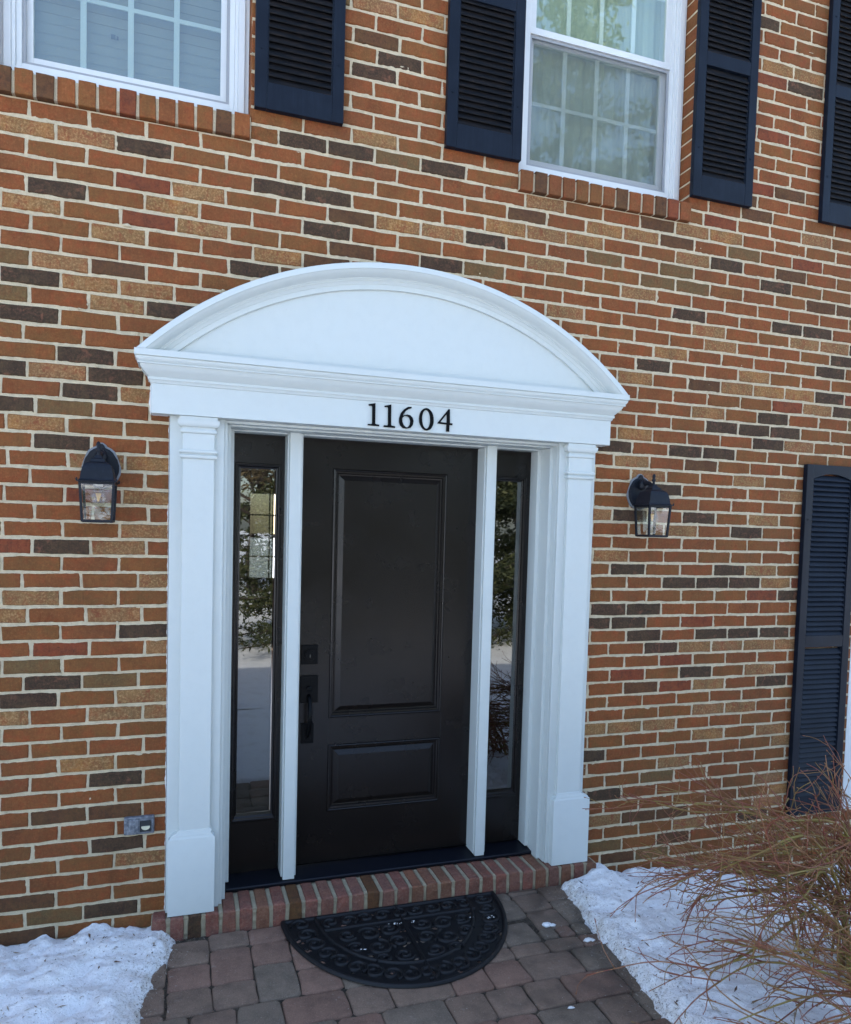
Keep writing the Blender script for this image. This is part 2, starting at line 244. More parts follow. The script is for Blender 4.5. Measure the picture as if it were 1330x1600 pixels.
def mortar_mat(name, col, sc=1.0):
    m = mat(name, col, .93, 0, .2); t = NT(m)
    a = t.noise(38, 6, .7); f = t.noise(420, 3, .7)
    c = t.mix(t.mr(a, .35, .7), tuple(x*1.06 for x in col), tuple(x*.78 for x in col))
    c = t.mix(t.mr(t.noise(2.2, 5), .5, .75, 0, .5), c, tuple(x*.75 for x in col))
    t.col(t.mix(t.mr(f, .55, .75, 0, .6), c, (.2, .17, .13)))
    t.bump(t.math('ADD', a, t.math('MULTIPLY', f, .6)), .9, .004); return m
MORTAR = mortar_mat('pale_mortar', (.61, .505, .34))
STEPMORTAR = mortar_mat('sandy_mortar', (.36, .30, .20))
def paver_mat(name, a, b):
    m = mat(name, a, .9, 0, .25); t = NT(m); oi = t.n('ShaderNodeObjectInfo')
    r = t.math('FRACT', t.math('ADD', oi.outputs['Random'], t.geo.outputs['Random Per Island']), 0)
    c = t.mix(r, a, b); c = t.mix(t.mr(t.noise(14, 6), .42, .7, 0, .7), c, tuple(x*.55 for x in a))
    c = t.mix(t.mr(t.noise(230, 4, .8), .52, .68, 0, .6), c, tuple(min(1, x*1.6) for x in b))
    c = t.mix(t.mr(t.noise(260, 4, .8), .56, .70, 0, .6), c, tuple(x*.35 for x in b))
    c = t.mix(t.mr(t.noise(3.1, 5), .52, .7, 0, .5), c, (.075, .058, .044))
    xyz = t.n('ShaderNodeSeparateXYZ'); t.l(t.geo.outputs['Position'], xyz.inputs[0])
    damp = t.math('MULTIPLY', t.mr(t.math('ADD', xyz.outputs[0], t.math('MULTIPLY', t.noise(6, 4), .5)), .62, 1.0), t.mr(t.noise(4.5, 5, .65), .36, .56))
    c = t.mix(t.math('MULTIPLY', damp, .62), c, (.050, .040, .030)); t.l(t.mr(damp, 0, 1, .9, .42), t.b.inputs['Roughness'])
    c = t.mix(t.mr(t.noise(18, 6, .75), .60, .72, 0, .35), c, (.42, .38, .33))
    sp = t.n('ShaderNodeTexVoronoi'); sp.inputs['Scale'].default_value = 85; t.l(t.geo.outputs['Position'], sp.inputs['Vector'])
    t.col(t.mix(t.mr(sp.outputs['Distance'], .10, .05, 0, .55), c, (.5, .45, .38)))
    t.bump(t.math('ADD', t.noise(160, 6, .8), t.noise(36, 5, .7)), 1.0, .007); return m
PRED = paver_mat('red_brown_paver', (.270, .162, .115), (.305, .182, .130))
PBRN = paver_mat('brown_paver', (.250, .170, .120), (.280, .190, .136))
PGRY = paver_mat('grey_paver', (.225, .172, .124), (.255, .192, .140))
def snow_mat():
    m = mat('old_snow', (.80, .83, .88), .7, 0, .3); t = NT(m)
    b = t.b; b.inputs['Subsurface Weight'].default_value = .0; b.inputs['Subsurface Radius'].default_value = (.02, .03, .04); b.inputs['Subsurface Scale'].default_value = .5
    a = t.noise(7, 7, .68); f = t.noise(60, 6, .7)
    c = t.mix(t.mr(a, .52, .80, 0, .55), (.84, .835, .82), (.56, .49, .41))
    c = t.mix(t.mr(f, .61, .78, 0, .5), c, (.50, .43, .34))
    c = t.mix(t.mr(t.noise(170, 3), .64, .70, 0, .8), c, (.10, .07, .045))
    me_ = t.n('ShaderNodeAttribute'); me_.attribute_name = 'melt_edge'
    c = t.mix(t.math('MULTIPLY', me_.outputs['Fac'], t.mr(t.noise(24, 6, .7), .44, .66, .05, .7)), c, (.50, .42, .33))
    c = t.mix(t.math('MULTIPLY', me_.outputs['Fac'], t.mr(t.noise(120, 4, .7), .54, .62, 0, .85)), c, (.16, .12, .085))
    t.col(c)
    t.bump(t.math('ADD', t.math('MULTIPLY', t.noise(34, 5, .6), 1.6), t.math('MULTIPLY', t.noise(200, 4, .6), .4)), .65, .014); return m
SNOW = snow_mat()
def soil_mat():
    m = mat('dark_soil_and_sand', (.06, .045, .033), .95, 0, .2); t = NT(m)
    c = t.mix(t.mr(t.noise(30, 6, .7), .4, .7), (.035, .028, .021), (.11, .085, .06)); t.col(t.mix(t.mr(t.noise(260, 3), .6, .7, 0, .7), c, (.3, .26, .2)))
    t.bump(t.noise(140, 5), .9, .006); return m
SOIL = soil_mat()
RUBBER = mat('black_rubber', (.0045, .0045, .0055), .55, 0, .35); _t = NT(RUBBER); _t.bump(_t.noise(120, 5), .35, .002)
_t.col(_t.mix(_t.mr(_t.noise(90, 5), .55, .75, 0, .5), (.004, .004, .005), (.016, .015, .014)))

# ------------------------------------------------------------------ ground
def edge_x(side, y):        # inner border of the snow on each side of the path
    yy = -y
    L = [(0, .925), (.12, .94), (.23, .965), (.34, 1.02), (.49, 1.04), (.62, 1.065), (1.0, 1.10), (1.8, 1.16), (9, 1.2)]
    R = [(0, .97), (.09, .93), (.11, .83), (.36, .80), (.62, .765), (.885, .74), (1.1, .715), (1.8, .72), (9, .95)]
    T = L if side < 0 else R
    for (a, p), (b, q) in zip(T, T[1:]):
        if yy <= b: return p+(q-p)*max(0, (yy-a))/(b-a)
    return T[-1][1]
def base_h(x, y):
    s = 0
    if x > 1.0: s = -.16*min(1.4, x-1.0)
    if x < -1.3: s = -.05*min(1.0, -1.3-x)
    return s*max(.35, 1+y*.15)
g = MB(); N = 40
xs = [-150, -60, -25, -12, -6]+[-4+.4*i for i in range(21)]+[6, 12, 25, 60, 150]; ys = [-200, -80, -35, -18, -10]+[-6+.5*i for i in range(13)]+[.12]
vs = [(x, y, base_h(x, y)-.055) for y in ys for x in xs]
g.add(vs, [(j*len(xs)+i, j*len(xs)+i+1, (j+1)*len(xs)+i+1, (j+1)*len(xs)+i) for j in range(len(ys)-1) for i in range(len(xs)-1)])
gr = g.build('ground', SOIL); gr['kind'] = 'structure'
# snow: fine grids beside the path, a coarse sheet for the yard beyond
def snow_h(x, y, side):
    e = edge_x(side, y)
    wob = .035*noise.noise(Vector((x*2.0, y*6.0, 3.1)))+.020*noise.noise(Vector((x*12, y*14, 1.7)))+.008*noise.noise(Vector((x*40, y*44, 2.7)))
    d = side*x-e+wob
    if y > -.6 and side > 0 and d < .4: d += .0
    n = noise.noise(Vector((x*3.2, y*3.2, .5)))*.024+noise.noise(Vector((x*10, y*10, 4.2)))*.027+noise.noise(Vector((x*27, y*27, 8.2)))*.015+noise.noise(Vector((x*58, y*58, 8.2)))*.0065
    rise = 1-math.exp(-max(0, d)/.022)
    h = base_h(x, y)+rise*(.048+.012*min(1, max(0, d)*3))+n*rise
    if y > -.12: h += .014*(1+y/.12)*noise.noise(Vector((x*7, 0, 9)))*2-.02*(1+y/.12)
    return d, h
def snow_patch(name, side, far):
    mb = MB(); st = .014; idx = {}; ed = []
    nx = int(2.4/st); ny = int(3.2/st)
    for j in range(ny+1):
        y = -j*st-.001
        for i in range(nx+1):
            x = side*(.68+i*st); d, h = snow_h(x, y, side)
            if d > -.07:
                if d < 0: h = base_h(x, y)-.002+d*.8
                idx[i, j] = len(mb.v); mb.v.append((x, y, h)); ed.append(math.exp(-max(0, d)/.09))
    for j in range(ny):
        for i in range(nx):
            q = [(i, j), (i+1, j), (i+1, j+1), (i, j+1)]
            if all(k in idx for k in q): mb.f.append(tuple(idx[k] for k in q)); mb.mi.append(0)
    o = mb.build(name, SNOW, smooth=True); o['kind'] = 'structure'; at = o.data.attributes.new('melt_edge', 'FLOAT', 'POINT'); at.data.foreach_set('value', ed); return o
snow_patch('snow_bank', -1, 3); snow_patch('snow_bank', 1, 3)
mb = MB(); st = .035; W_ = int(2.9/st); H_ = int(2.3/st)
for jj in range(H_+1):
    for ii in range(W_+1):
        x = -1.45+ii*st; y = -1.27-jj*st; d = -1.32-y+.05*noise.noise(Vector((x*3, 1, 5)))
        mb.v.append((x, y, (-.03 if d < 0 else .026*(1-math.exp(-d/.04)))+.014*noise.noise(Vector((x*4, y*4, 3)))))
mb.f = [(j*(W_+1)+i, j*(W_+1)+i+1, (j+1)*(W_+1)+i+1, (j+1)*(W_+1)+i) for j in range(H_) for i in range(W_)]; mb.mi = [0]*len(mb.f)
o = mb.build('trodden_snow', SNOW, smooth=True); o['kind'] = 'structure'
mb = MB()
fx = [-150, -70, -35, -20, -12, -8, -5.5, -4, -3.05, -2.2, -1.25, 1.25, 2.2, 3.05, 4, 5.5, 8, 12, 20, 35, 70, 150]; fy = [-200, -110, -60, -38, -26, -19, -14, -11, -9, -7.5, -6.3, -5.4, -4.6, -3.9, -3.2, -1.6, -.02]
def fh(x, y): return base_h(x, y)+.038+.05*noise.noise(Vector((x*.4, y*.4, 2)))*(1 if y < -3.3 else .0)
vs = [(x, y, fh(x, y)) for y in fy for x in fx]; fs = []
for j in range(len(fy)-1):
    for i in range(len(fx)-1):
        xc = (fx[i]+fx[i+1])/2; yc = (fy[j]+fy[j+1])/2
        if yc > -3.2 and abs(xc) < 3.05: continue
        if yc > -3.2 and abs(xc) < 1.25: continue
        fs.append((j*len(fx)+i, j*len(fx)+i+1, (j+1)*len(fx)+i+1, (j+1)*len(fx)+i))
mb.add(vs, fs); mb.add([(-60, 9.2, .03), (60, 9.2, .03), (60, 120, .03), (-60, 120, .03)], [(0, 1, 2, 3)]); o = mb.build('snow_field', SNOW, smooth=True); o['kind'] = 'structure'

# ------------------------------------------------------------------ paver path
path = bpy.data.objects.new('paver_path', None); COL.objects.link(path); path['kind'] = 'structure'
def paver_mesh(wx, wy, k, m):
    r = random.Random(k); mb = MB(); n = 3
    def ring(ins, z, jit):
        pts = []
        hx, hy = wx/2-ins, wy/2-ins; c = min(.012, hx*.3)
        cs = [(-hx+c, -hy), (0, -hy), (hx-c, -hy), (hx, -hy+c), (hx, 0), (hx, hy-c), (hx-c, hy), (0, hy), (-hx+c, hy), (-hx, hy-c), (-hx, 0), (-hx, -hy+c)]
        return [(x, y, z) for x, y in cs]
    js = [(r.uniform(-.0036, .0028), r.uniform(-.0036, .0028)) for _ in range(12)]
    R = [ring(.0015, -.05, 0), ring(.0015, -.009, 0), ring(.004, -.003, 0), ring(.010, 0, 0)]
    R = [[(x+jx, y+jy, z) for (x, y, z), (jx, jy) in zip(q, js)] for q in R]
    mb.loft(R, caps=False); b = 36
    mb.f.append(tuple(range(b, b+12))); mb.mi.append(0)
    me = bpy.data.meshes.new('paver'); me.from_pydata(mb.v, [], mb.f); me.materials.append(m)
    me.polygons.foreach_set('use_smooth', [True]*len(me.polygons)); me.set_sharp_from_angle(angle=math.radians(60)); return me
pm = {}; placed = []
def paver(x0, x1, y0, y1, mi=None):
    wx, wy = round(x1-x0, 3), round(y1-y0, 3); placed.append((x0, x1, y0, y1))
    mi = rnd.choices([0, 1, 2], [5, 5, 4])[0] if mi is None else mi
    k = (wx, wy, mi, rnd.randrange(3))
    if k not in pm: pm[k] = paver_mesh(wx, wy, hash(k) & 999, [PRED, PBRN, PGRY][mi])
    o = bpy.data.objects.new('paver', pm[k]); link(o, path)
    o.location = ((x0+x1)/2, (y0+y1)/2, rnd.uniform(-.003, .002)-.001); o.rotation_euler = (rnd.gauss(0, .008), rnd.gauss(0, .008), rnd.gauss(0, .006))
U1 = .157
for (x0, x1, ysplit) in [(-.962, -.803, [-.074, -.103, -.271, -.428, -.58]), (-.803, -.645, [-.074, -.193, -.427, -.572]), (-.645, -.490, [-.074, -.195, -.345, -.573]), (-.49, -.333, [-.074, -.18, -.417, -.575])]:
    cols = {(-.962): [2, 1, 0, 1], (-.803): [1, 0, 1], (-.645): [0, 0, 2], (-.49): [2, 0, 0]}[x0]
    for (a, b), c in zip(zip(ysplit, ysplit[1:]), cols):
        if a-b > .04: paver(x0, x1, b, a, c)
# measured block pattern right of the mat, then mixed courses
for a in [(.312, .557, -.305, -.148), (.312, .469, -.148, -.074), (.557, .709, -.262, -.115), (.557, .709, -.415, -.262), (.709, .866, -.41, -.20), (.709, .945, -.20, -.074), (.469, .557, -.148, -.074), (.557, .709, -.115, -.074)]:
    paver(*a, mi=2 if rnd.random() < .6 else 1)
occ = [(-.962, -.333, -.58, 0), (.312, .557, -.305, 0), (.557, .709, -.415, 0), (.709, .945, -.41, 0)]
def free(x0, x1, y0, y1):
    return not any(x0 < b-.03 and x1 > a+.03 and y0 < d-.03 and y1 > c+.03 for a, b, c, d in occ)
y = -.074; ri = 0
rows = [.107, .157, .157, .085]+[.157]*40
for h in rows:
    x = -1.12 if ri > 3 else -.333
    if ri > 3: x -= rnd.choice([0, .06])
    while x < (1.0 if ri > 3 else .72):
        wd = rnd.choice([U1, U1, U1*1.5])
        wd = round(wd, 3)
        if free(x, x+wd, y-h, y): paver(x, x+wd, y-h, y)
        elif free(x, x+.079, y-h, y): wd = .079; paver(x, x+wd, y-h, y)
        x += wd
    y -= h; ri += 1
    if y < -3.9: break
gy = -.074
while gy > -2.4:
    gx = -.962
    while gx < 1.0:
        cx_, cy_ = gx+.0375, gy-.0375
        if not any(a-.004 < gx+.062 and b+.004 > gx+.012 and c-.004 < gy-.012 and d+.004 > gy-.062 for a, b, c, d in placed): paver(gx, gx+.075, gy-.075, gy)
        gx += .026
    gy -= .026
yy = -.074
while yy > -.60: paver(-1.125, -.966, yy-.157, yy, 1); yy -= .157
s_ = MB().box(-1.16, 1.16, -3.95, .1, -.05, -.012).build('sand_bed', SOIL, path); s_['kind'] = 'structure'

# ------------------------------------------------------------------ brick wall
LB = .20845; JT = .0070; PT = .0080
def course_z(k):
    if k < 0: return COURSE_Z[0]-k*.0690
    if k >= len(COURSE_Z): return COURSE_Z[-1]-(k-len(COURSE_Z)+1)*.0677
    return COURSE_Z[k]
def phase(r, x):
    L = list(PHASE.get(r, []))
    par = r % 2
    def default(x):
        if r < -3: return -.06 if x < .5 else (-.06-.11*(x-.5) if par == 0 else -.09-.10*(x-.5))
        return .08 if x < -.8 else (-.02 if x < .6 else 0.0)
    if not any(p[0] < -1 for p in L): L.append((-1.4, .0 if r < -3 else .07))
    if not any(p[0] > .9 for p in L): L.append((1.3, default(1.3)))
    if r < -3 and not any(p[0] > 1.9 for p in L): L.append((2.0, default(2.0)))
    L.sort()
    if x <= L[0][0]: v = L[0][1]
    elif x >= L[-1][0]: v = L[-1][1]
    else:
        for (a, p), (b, q) in zip(L, L[1:]):
            if a <= x <= b: v = p+(q-p)*(x-a)/max(1e-6, b-a); break
    return v+(.5 if par else 0)
marks = {}
for k, l in MARKS.items():
    for r, x in l: marks.setdefault(r, []).append((x, k))
DOOR_O = (-.945, .955, -.02, 2.16); PED = (-.86, .86, 2.1, 2.50)
W1 = (-1.605, -.672, 3.2755, 4.83); W2 = (.532, 1.478, 3.2755, 4.83)
LOW = (2.70, 3.45, .16, 2.05)
def visible(x, z):
    d = Vector((x, 0, z))-CAM; k = d.dot(CF); px = 665+1150*d.dot(CR)/k; py = 886-1150*d.dot(CU)/k
    return -12 < px < 1342 and -12 < py < 1612, k
bricks = []
for r in range(-29, 51):
    zt = course_z(r)-PT/2; zb = course_z(r+1)+PT/2; zc = (zt+zb)/2
    for n in range(-9, 28):
        xa = (n+phase(r, (n)*LB-1.497))*LB-1.497+JT/2; xb = (n+1+phase(r, (n+1)*LB-1.497))*LB-1.497-JT/2
        if xb < -3.0 or xa > 3.9: continue
        segs = [(xa, xb)]
        for o in (DOOR_O, PED, W1, W2, LOW):
            if zt > o[2]+.012 and zb < o[3]-.012:
                new = []
                for a, b in segs:
                    if b <= o[0] or a >= o[1]: new.append((a, b)); continue
                    if a < o[0]-.025: new.append((a, o[0]-(0 if o in (W1, W2) else .0)))
                    if b > o[1]+.025: new.append((o[1], b))
                segs = new
        for a, b in segs:
            for o in (W1, W2, LOW):
                if zt > o[2]+.012 and zb < o[3]-.012:
                    if o[1]-.001 <= a < o[1]+.05: a = o[1]-.003
                    if o[0]-.05 < b <= o[0]+.001: b = o[0]+.003
            xc = (a+b)/2; t = None
            for mx, k in marks.get(r, []):
                if a-.01 < mx < b+.01: t = TYPE[k]
            if t is None:
                inview, _ = visible(xc, zc)
                known = inview and not (abs(xc) < .5 and zc > 4.2)
                q = rnd.random()
                if known: t = 0 if q < .62 else (1 if q < .94 else (2 if q < .965 else 4))
                else: t = 0 if q < .45 else 1 if q < .68 else 2 if q < .72 else 3 if q < .80 else 4 if q < .84 else 5 if q < .94 else 6
            bricks.append((a, b, zb, zt, t))
def brick_rings(L, H, seed, depth=.095, irr=1.0):
    r = random.Random(seed)
    c = .0022
    base = [(-L/2+c, 0), (-L/6, 0), (L/6, 0), (L/2-c, 0), (L/2, c), (L/2, H-c), (L/2-c, H), (L/6, H), (-L/6, H), (-L/2+c, H), (-L/2, H-c), (-L/2, c)]
    js = [(r.uniform(-.0024, .0018)*irr*(1 if x < 0 else -1)*-1, r.uniform(-.0016, .0020)*irr*(1 if z > H/2 else -1)*-1) for x, z in base]
    if r.random() < .22*irr:
        k = r.choice([0, 3, 6, 9]); s = 1 if base[k][0] < 0 else -1; js[k] = (s*r.uniform(.004, .010), (1 if base[k][1] < H/2 else -1)*r.uniform(.002, .005))
    def sc(f, y, jm): return [(x*(1-f*2/L*1.0)+jx*jm, y, (z-H/2)*(1-2*f/H)+jz*jm) for (x, z), (jx, jz) in zip(base, js)]
    yo = r.uniform(-.0020, .0012)
    return [sc(0, depth, .3), sc(.0004, .0065, .9), sc(.0032, .0016+yo, 1.1), sc(.0055, yo, 1.2)]
def brick_faces(mb, L, H, seed, at, mi, **k):
    R = brick_rings(L, H, seed, **k); R = [[(x+at[0], y+at[1], z+at[2]) for x, y, z in q] for q in R]
    mb.loft(R, caps=False, mi=mi); b = len(mb.v)-12; mb.f.append(tuple(range(b, b+12))); mb.mi.append(mi)
wall = thing('brick_wall', 'tall red-brown brick house wall with scattered dark and tan bricks in pale mortar', 'wall', (0, 0, 0))
H0 = .058
def score(b):
    v, k = visible((b[0]+b[1])/2, (b[2]+b[3])/2); 
    x, z = (b[0]+b[1])/2, (b[2]+b[3])/2
    hidden = (x > .9 and z < .3 and x > 1.3)
    return (0 if v and not hidden else 1, k/max(.05, min(b[1]-b[0], .2)))
order = sorted(range(len(bricks)), key=lambda i: score(bricks[i]))
single = set(order[:300]); cache = {}; st = MB(); st_far = MB()
for i, (a, b, zb, zt, t) in enumerate(bricks):
    L = b-a; H = zt-zb
    if i in single:
        v = rnd.randrange(6); Lk = round(L/.02)*.02; key = (Lk, v, t)
        if key not in cache:
            mb = MB(); brick_faces(mb, Lk, H0, v*31+t, (0, 0, 0), 0)
            me = bpy.data.meshes.new('brick'); me.from_pydata(mb.v, [], mb.f); me.materials.append(BRICKS[t])
            bm = bmesh.new(); bm.from_mesh(me); bmesh.ops.recalc_face_normals(bm, faces=bm.faces); bm.to_mesh(me); bm.free(); cache[key] = me
        o = bpy.data.objects.new('brick', cache[key]); link(o, wall); o.location = ((a+b)/2, 0, (zb+zt)/2); o.scale = (L/Lk, 1, H/H0)
    else:
        brick_faces(st, L, H, i, ((a+b)/2, 0, (zb+zt)/2), t)
st.build('brickwork', BRICKS, wall, stuff=True)
# mortar slab round the openings
mo = MB(); X0, X1, Z0, Z1 = -3.0, 3.9, -.6, 5.13; XS = (-1.75, 2.75); e = .006; D0, D1 = .0036, .094
def holes_cut(x0, x1, z0, z1):
    xs = sorted({x0, x1, *XS, *[v for o in (DOOR_O, W1, W2, LOW) for v in (o[0], o[1])]}); zs = sorted({z0, z1, *[v for o in (DOOR_O, W1, W2, LOW) for v in (o[2], o[3])]})
    for a, b in zip(xs, xs[1:]):
        run = None
        for c, d in zip(zs, zs[1:]):
            xc, zc = (a+b)/2, (c+d)/2
            inside = any(o[0] < xc < o[1] and o[2] < zc < o[3] for o in (DOOR_O, W1, W2, LOW))
            if inside:
                if run: yield (a, b, run[0], run[1]); run = None
            else: run = (run[0], d) if run else (c, d)
        if run: yield (a, b, run[0], run[1])
for a, b, c, d in holes_cut(X0, X1, Z0, Z1):
    # grid front so that the joints are slightly uneven, plus plain sides
    fine = b > -1.75 and a < 2.75; nx = max(1, int((b-a)/(.011 if fine else .05))); nz = max(1, int((d-c)/(.009 if fine else .02))); base = len(mo.v)
    for j in range(nz+1):
        for i in range(nx+1):
            x = a+(b-a)*i/nx; z = c+(d-c)*j/nz
            edge = i in (0, nx) or j in (0, nz)
            mo.v.append((x, D0+(0 if edge else .0036*noise.noise(Vector((x*55, 1, z*70)))+.0016*noise.noise(Vector((x*9, 4, z*9)))), z))
    for j in range(nz):
        for i in range(nx):
            k = base+j*(nx+1)+i; mo.f.append((k, k+1, k+nx+2, k+nx+1)); mo.mi.append(0)
    mo.add([(a, D0, c), (b, D0, c), (b, D0, d), (a, D0, d), (a, D1, c), (b, D1, c), (b, D1, d), (a, D1, d)], [(0, 1, 5, 4), (1, 2, 6, 5), (2, 3, 7, 6), (3, 0, 4, 7)])
mo.build('mortar', MORTAR, wall, smooth=True, autosmooth=40)
sm = MB(); r = random.Random(77)
for k in range(420):        # smears and crumbs of mortar left on the brick faces beside the joints
    a, b, zb, zt, t_ = bricks[r.randrange(len(bricks))]
    if not visible((a+b)/2, (zb+zt)/2)[0]: continue
    s_ = r.uniform(.0025, .006)*(1 if r.random() < .85 else 1.8)
    if r.random() < .75: x = r.uniform(a, b); z = r.choice([zb, zt])+r.uniform(-.001, .001); ex, ez = r.uniform(1, 2.6), r.uniform(.6, 1)
    else: x = r.choice([a, b]); z = r.uniform(zb, zt); ex, ez = .7, r.uniform(.8, 2)
    n_ = 9; rr_ = [r.uniform(.6, 1.25) for _ in range(n_)]
    sm.loft([[(x+s_*q*ex*rr_[i]*math.cos(2*math.pi*i/n_), y, z+s_*q*ez*rr_[i]*math.sin(2*math.pi*i/n_)) for i in range(n_)] for q, y in ((1.1, .004), (1, -.0006), (.6, -.0022))])
sm.build('mortar_smear', MORTAR, wall, smooth=True, autosmooth=50, stuff=True)
# the rest of the house behind and beside the brick face
HB = mortar_mat('house_render', (.30, .16, .10))
hs = MB()
hs.box(-9.5, -3.004, .0, .3, -.6, 5.13); hs.box(3.904, 9.5, .0, .3, -.6, 5.13); hs.box(-9.5, 9.5, 8.6, 8.9, -.6, .6)
ho = thing('house_shell', 'plain side walls, floors and roof of the brick house around its entrance hall', 'house')
ho['kind'] = 'structure'; del ho['label']; del ho['category']
hs.build('side_wall', HB, ho)
PL = mat('interior_plaster', (.42, .39, .34), .9); FLO = mat('interior_oak_floor', (.16, .09, .045), .35); ROOFM = mat('grey_shingle', (.06, .058, .055), .9)
BK = MB().box(-2.2, -.93, .096, .22, -.6, 3.26).box(.93, 3.0, .096, .22, -.6, .12).box(.93, 2.62, .096, .22, .12, 3.26).box(2.62, 3.6, .23, .26, .12, 2.4).box(-.93, .93, .096, .20, 2.16, 3.26).box(-.93, .93, .10, .30, -.6, .06)
BK.build('backing_wall', PL, ho)
MB().box(-2.2, 2.6, .32, 7.6, .02, .06).build('hall_floor', FLO, ho)
MB().box(-2.2, 2.6, .32, 7.6, 2.55, 2.62).build('hall_ceiling', PL, ho)
MB().box(-2.26, -2.2, .23, 7.6, .02, 2.62).box(2.6, 2.66, .23, 7.6, .02, 2.62).build('hall_side_wall', PL, ho)
b = MB(); wx0, wx1, wz0, wz1 = .02, .86, .95, 2.15
b.box(-2.2, wx0, 7.6, 7.63, .02, 2.62).box(wx1, 2.6, 7.6, 7.63, .02, 2.62).box(wx0, wx1, 7.6, 7.63, .02, wz0).box(wx0, wx1, 7.6, 7.63, wz1, 2.62)
b.build('hall_back_wall', PL, ho)
fr = MB(); fr.box(wx0, wx1, 7.56, 7.62, wz0-.05, wz0).box(wx0-.06, wx0, 7.56, 7.62, wz0-.05, wz1+.06).box(wx1, wx1+.06, 7.56, 7.62, wz0-.05, wz1+.06).box(wx0, wx1, 7.56, 7.62, wz1, wz1+.06)
for k in (1, 2): fr.box(wx0+(wx1-wx0)*k/3-.01, wx0+(wx1-wx0)*k/3+.01, 7.63, 7.65, wz0, wz1)
for k in (1, 2, 3): q = .03 if k == 2 else .01; fr.box(wx0, wx1, 7.655, 7.675, wz0+(wz1-wz0)*k/4-q, wz0+(wz1-wz0)*k/4+q)
fr.build('back_window_frame', VINYL, ho)
MB().box(-9.5, 9.5, .1, 8.6, 5.18, 5.3).add([(-9.6, -.36, 5.32), (9.6, -.36, 5.32), (9.6, 4.4, 6.9), (-9.6, 4.4, 6.9), (-9.6, 9.0, 5.32), (9.6, 9.0, 5.32)], [(0, 1, 2, 3), (3, 2, 5, 4), (0, 1, 5, 4)]).build('roof', ROOFM, ho)
MB().box(-9.6, 9.6, -.36, .1, 5.14, 5.30).build('soffit', VINYL, ho)
# upper rooms behind the two windows
for (a, b_) in ((W1[0], W1[1]), (W2[0], W2[1])):
    r = MB(); a -= .5; b_ += .5
    r.box(a, b_, 2.6, 2.65, 2.7, 5.1).box(a-.05, a, .2, 2.65, 2.7, 5.1).box(b_, b_+.05, .2, 2.65, 2.7, 5.1).box(a, b_, .23, 2.6, 2.64, 2.7)
    r.build('upper_room', PL, ho)

# ------------------------------------------------------------------ rowlock sills below the upper windows
def rowlock_sill(name, label, x0, x1, n, seed):
    t = thing(name, label, 'brick sill', ((x0+x1)/2, 0, 3.27)); r = random.Random(seed); p = (x1-x0)/n
    for i in range(n):
        mb = MB(); a = x0+i*p+.0055; b = x0+(i+1)*p-.0055; j = lambda s=.0015: r.uniform(-s, s); yf = -.020+j(.002)
        zt = 3.370+j(.003); zb = 3.279+j(.001)
        c = .003
        ring = lambda q, y0: [(a+q+j(), y0, zb+q), (b-q+j(), y0, zb+q), (b-q+j(), y0, zt-q*1.5+j(.001)), ((a+b)/2, y0, zt-q*1.2+j(.002)), (a+q+j(), y0, zt-q*1.5+j(.001))]
        mb.loft([ring(0, .11), ring(0, yf+.004), ring(.0015, yf+.001), ring(.004, yf)])
        ty = r.choices([0, 1, 2, 4], [8, 3, 2, 2])[0]
        mb.build('brick', BRICKS[ty], t)
    MB().box(x0+.002, x1-.002, -.011, .094, 3.2815, 3.362).build('mortar', MORTAR, t)
    return t
rowlock_sill('brick_sill', 'row of upright red bricks under the white window at the top left corner', W1[0], W1[1], 13, 3)
rowlock_sill('brick_sill', 'row of upright red bricks under the window above the arch on the right', W2[0], W2[1], 13, 9)

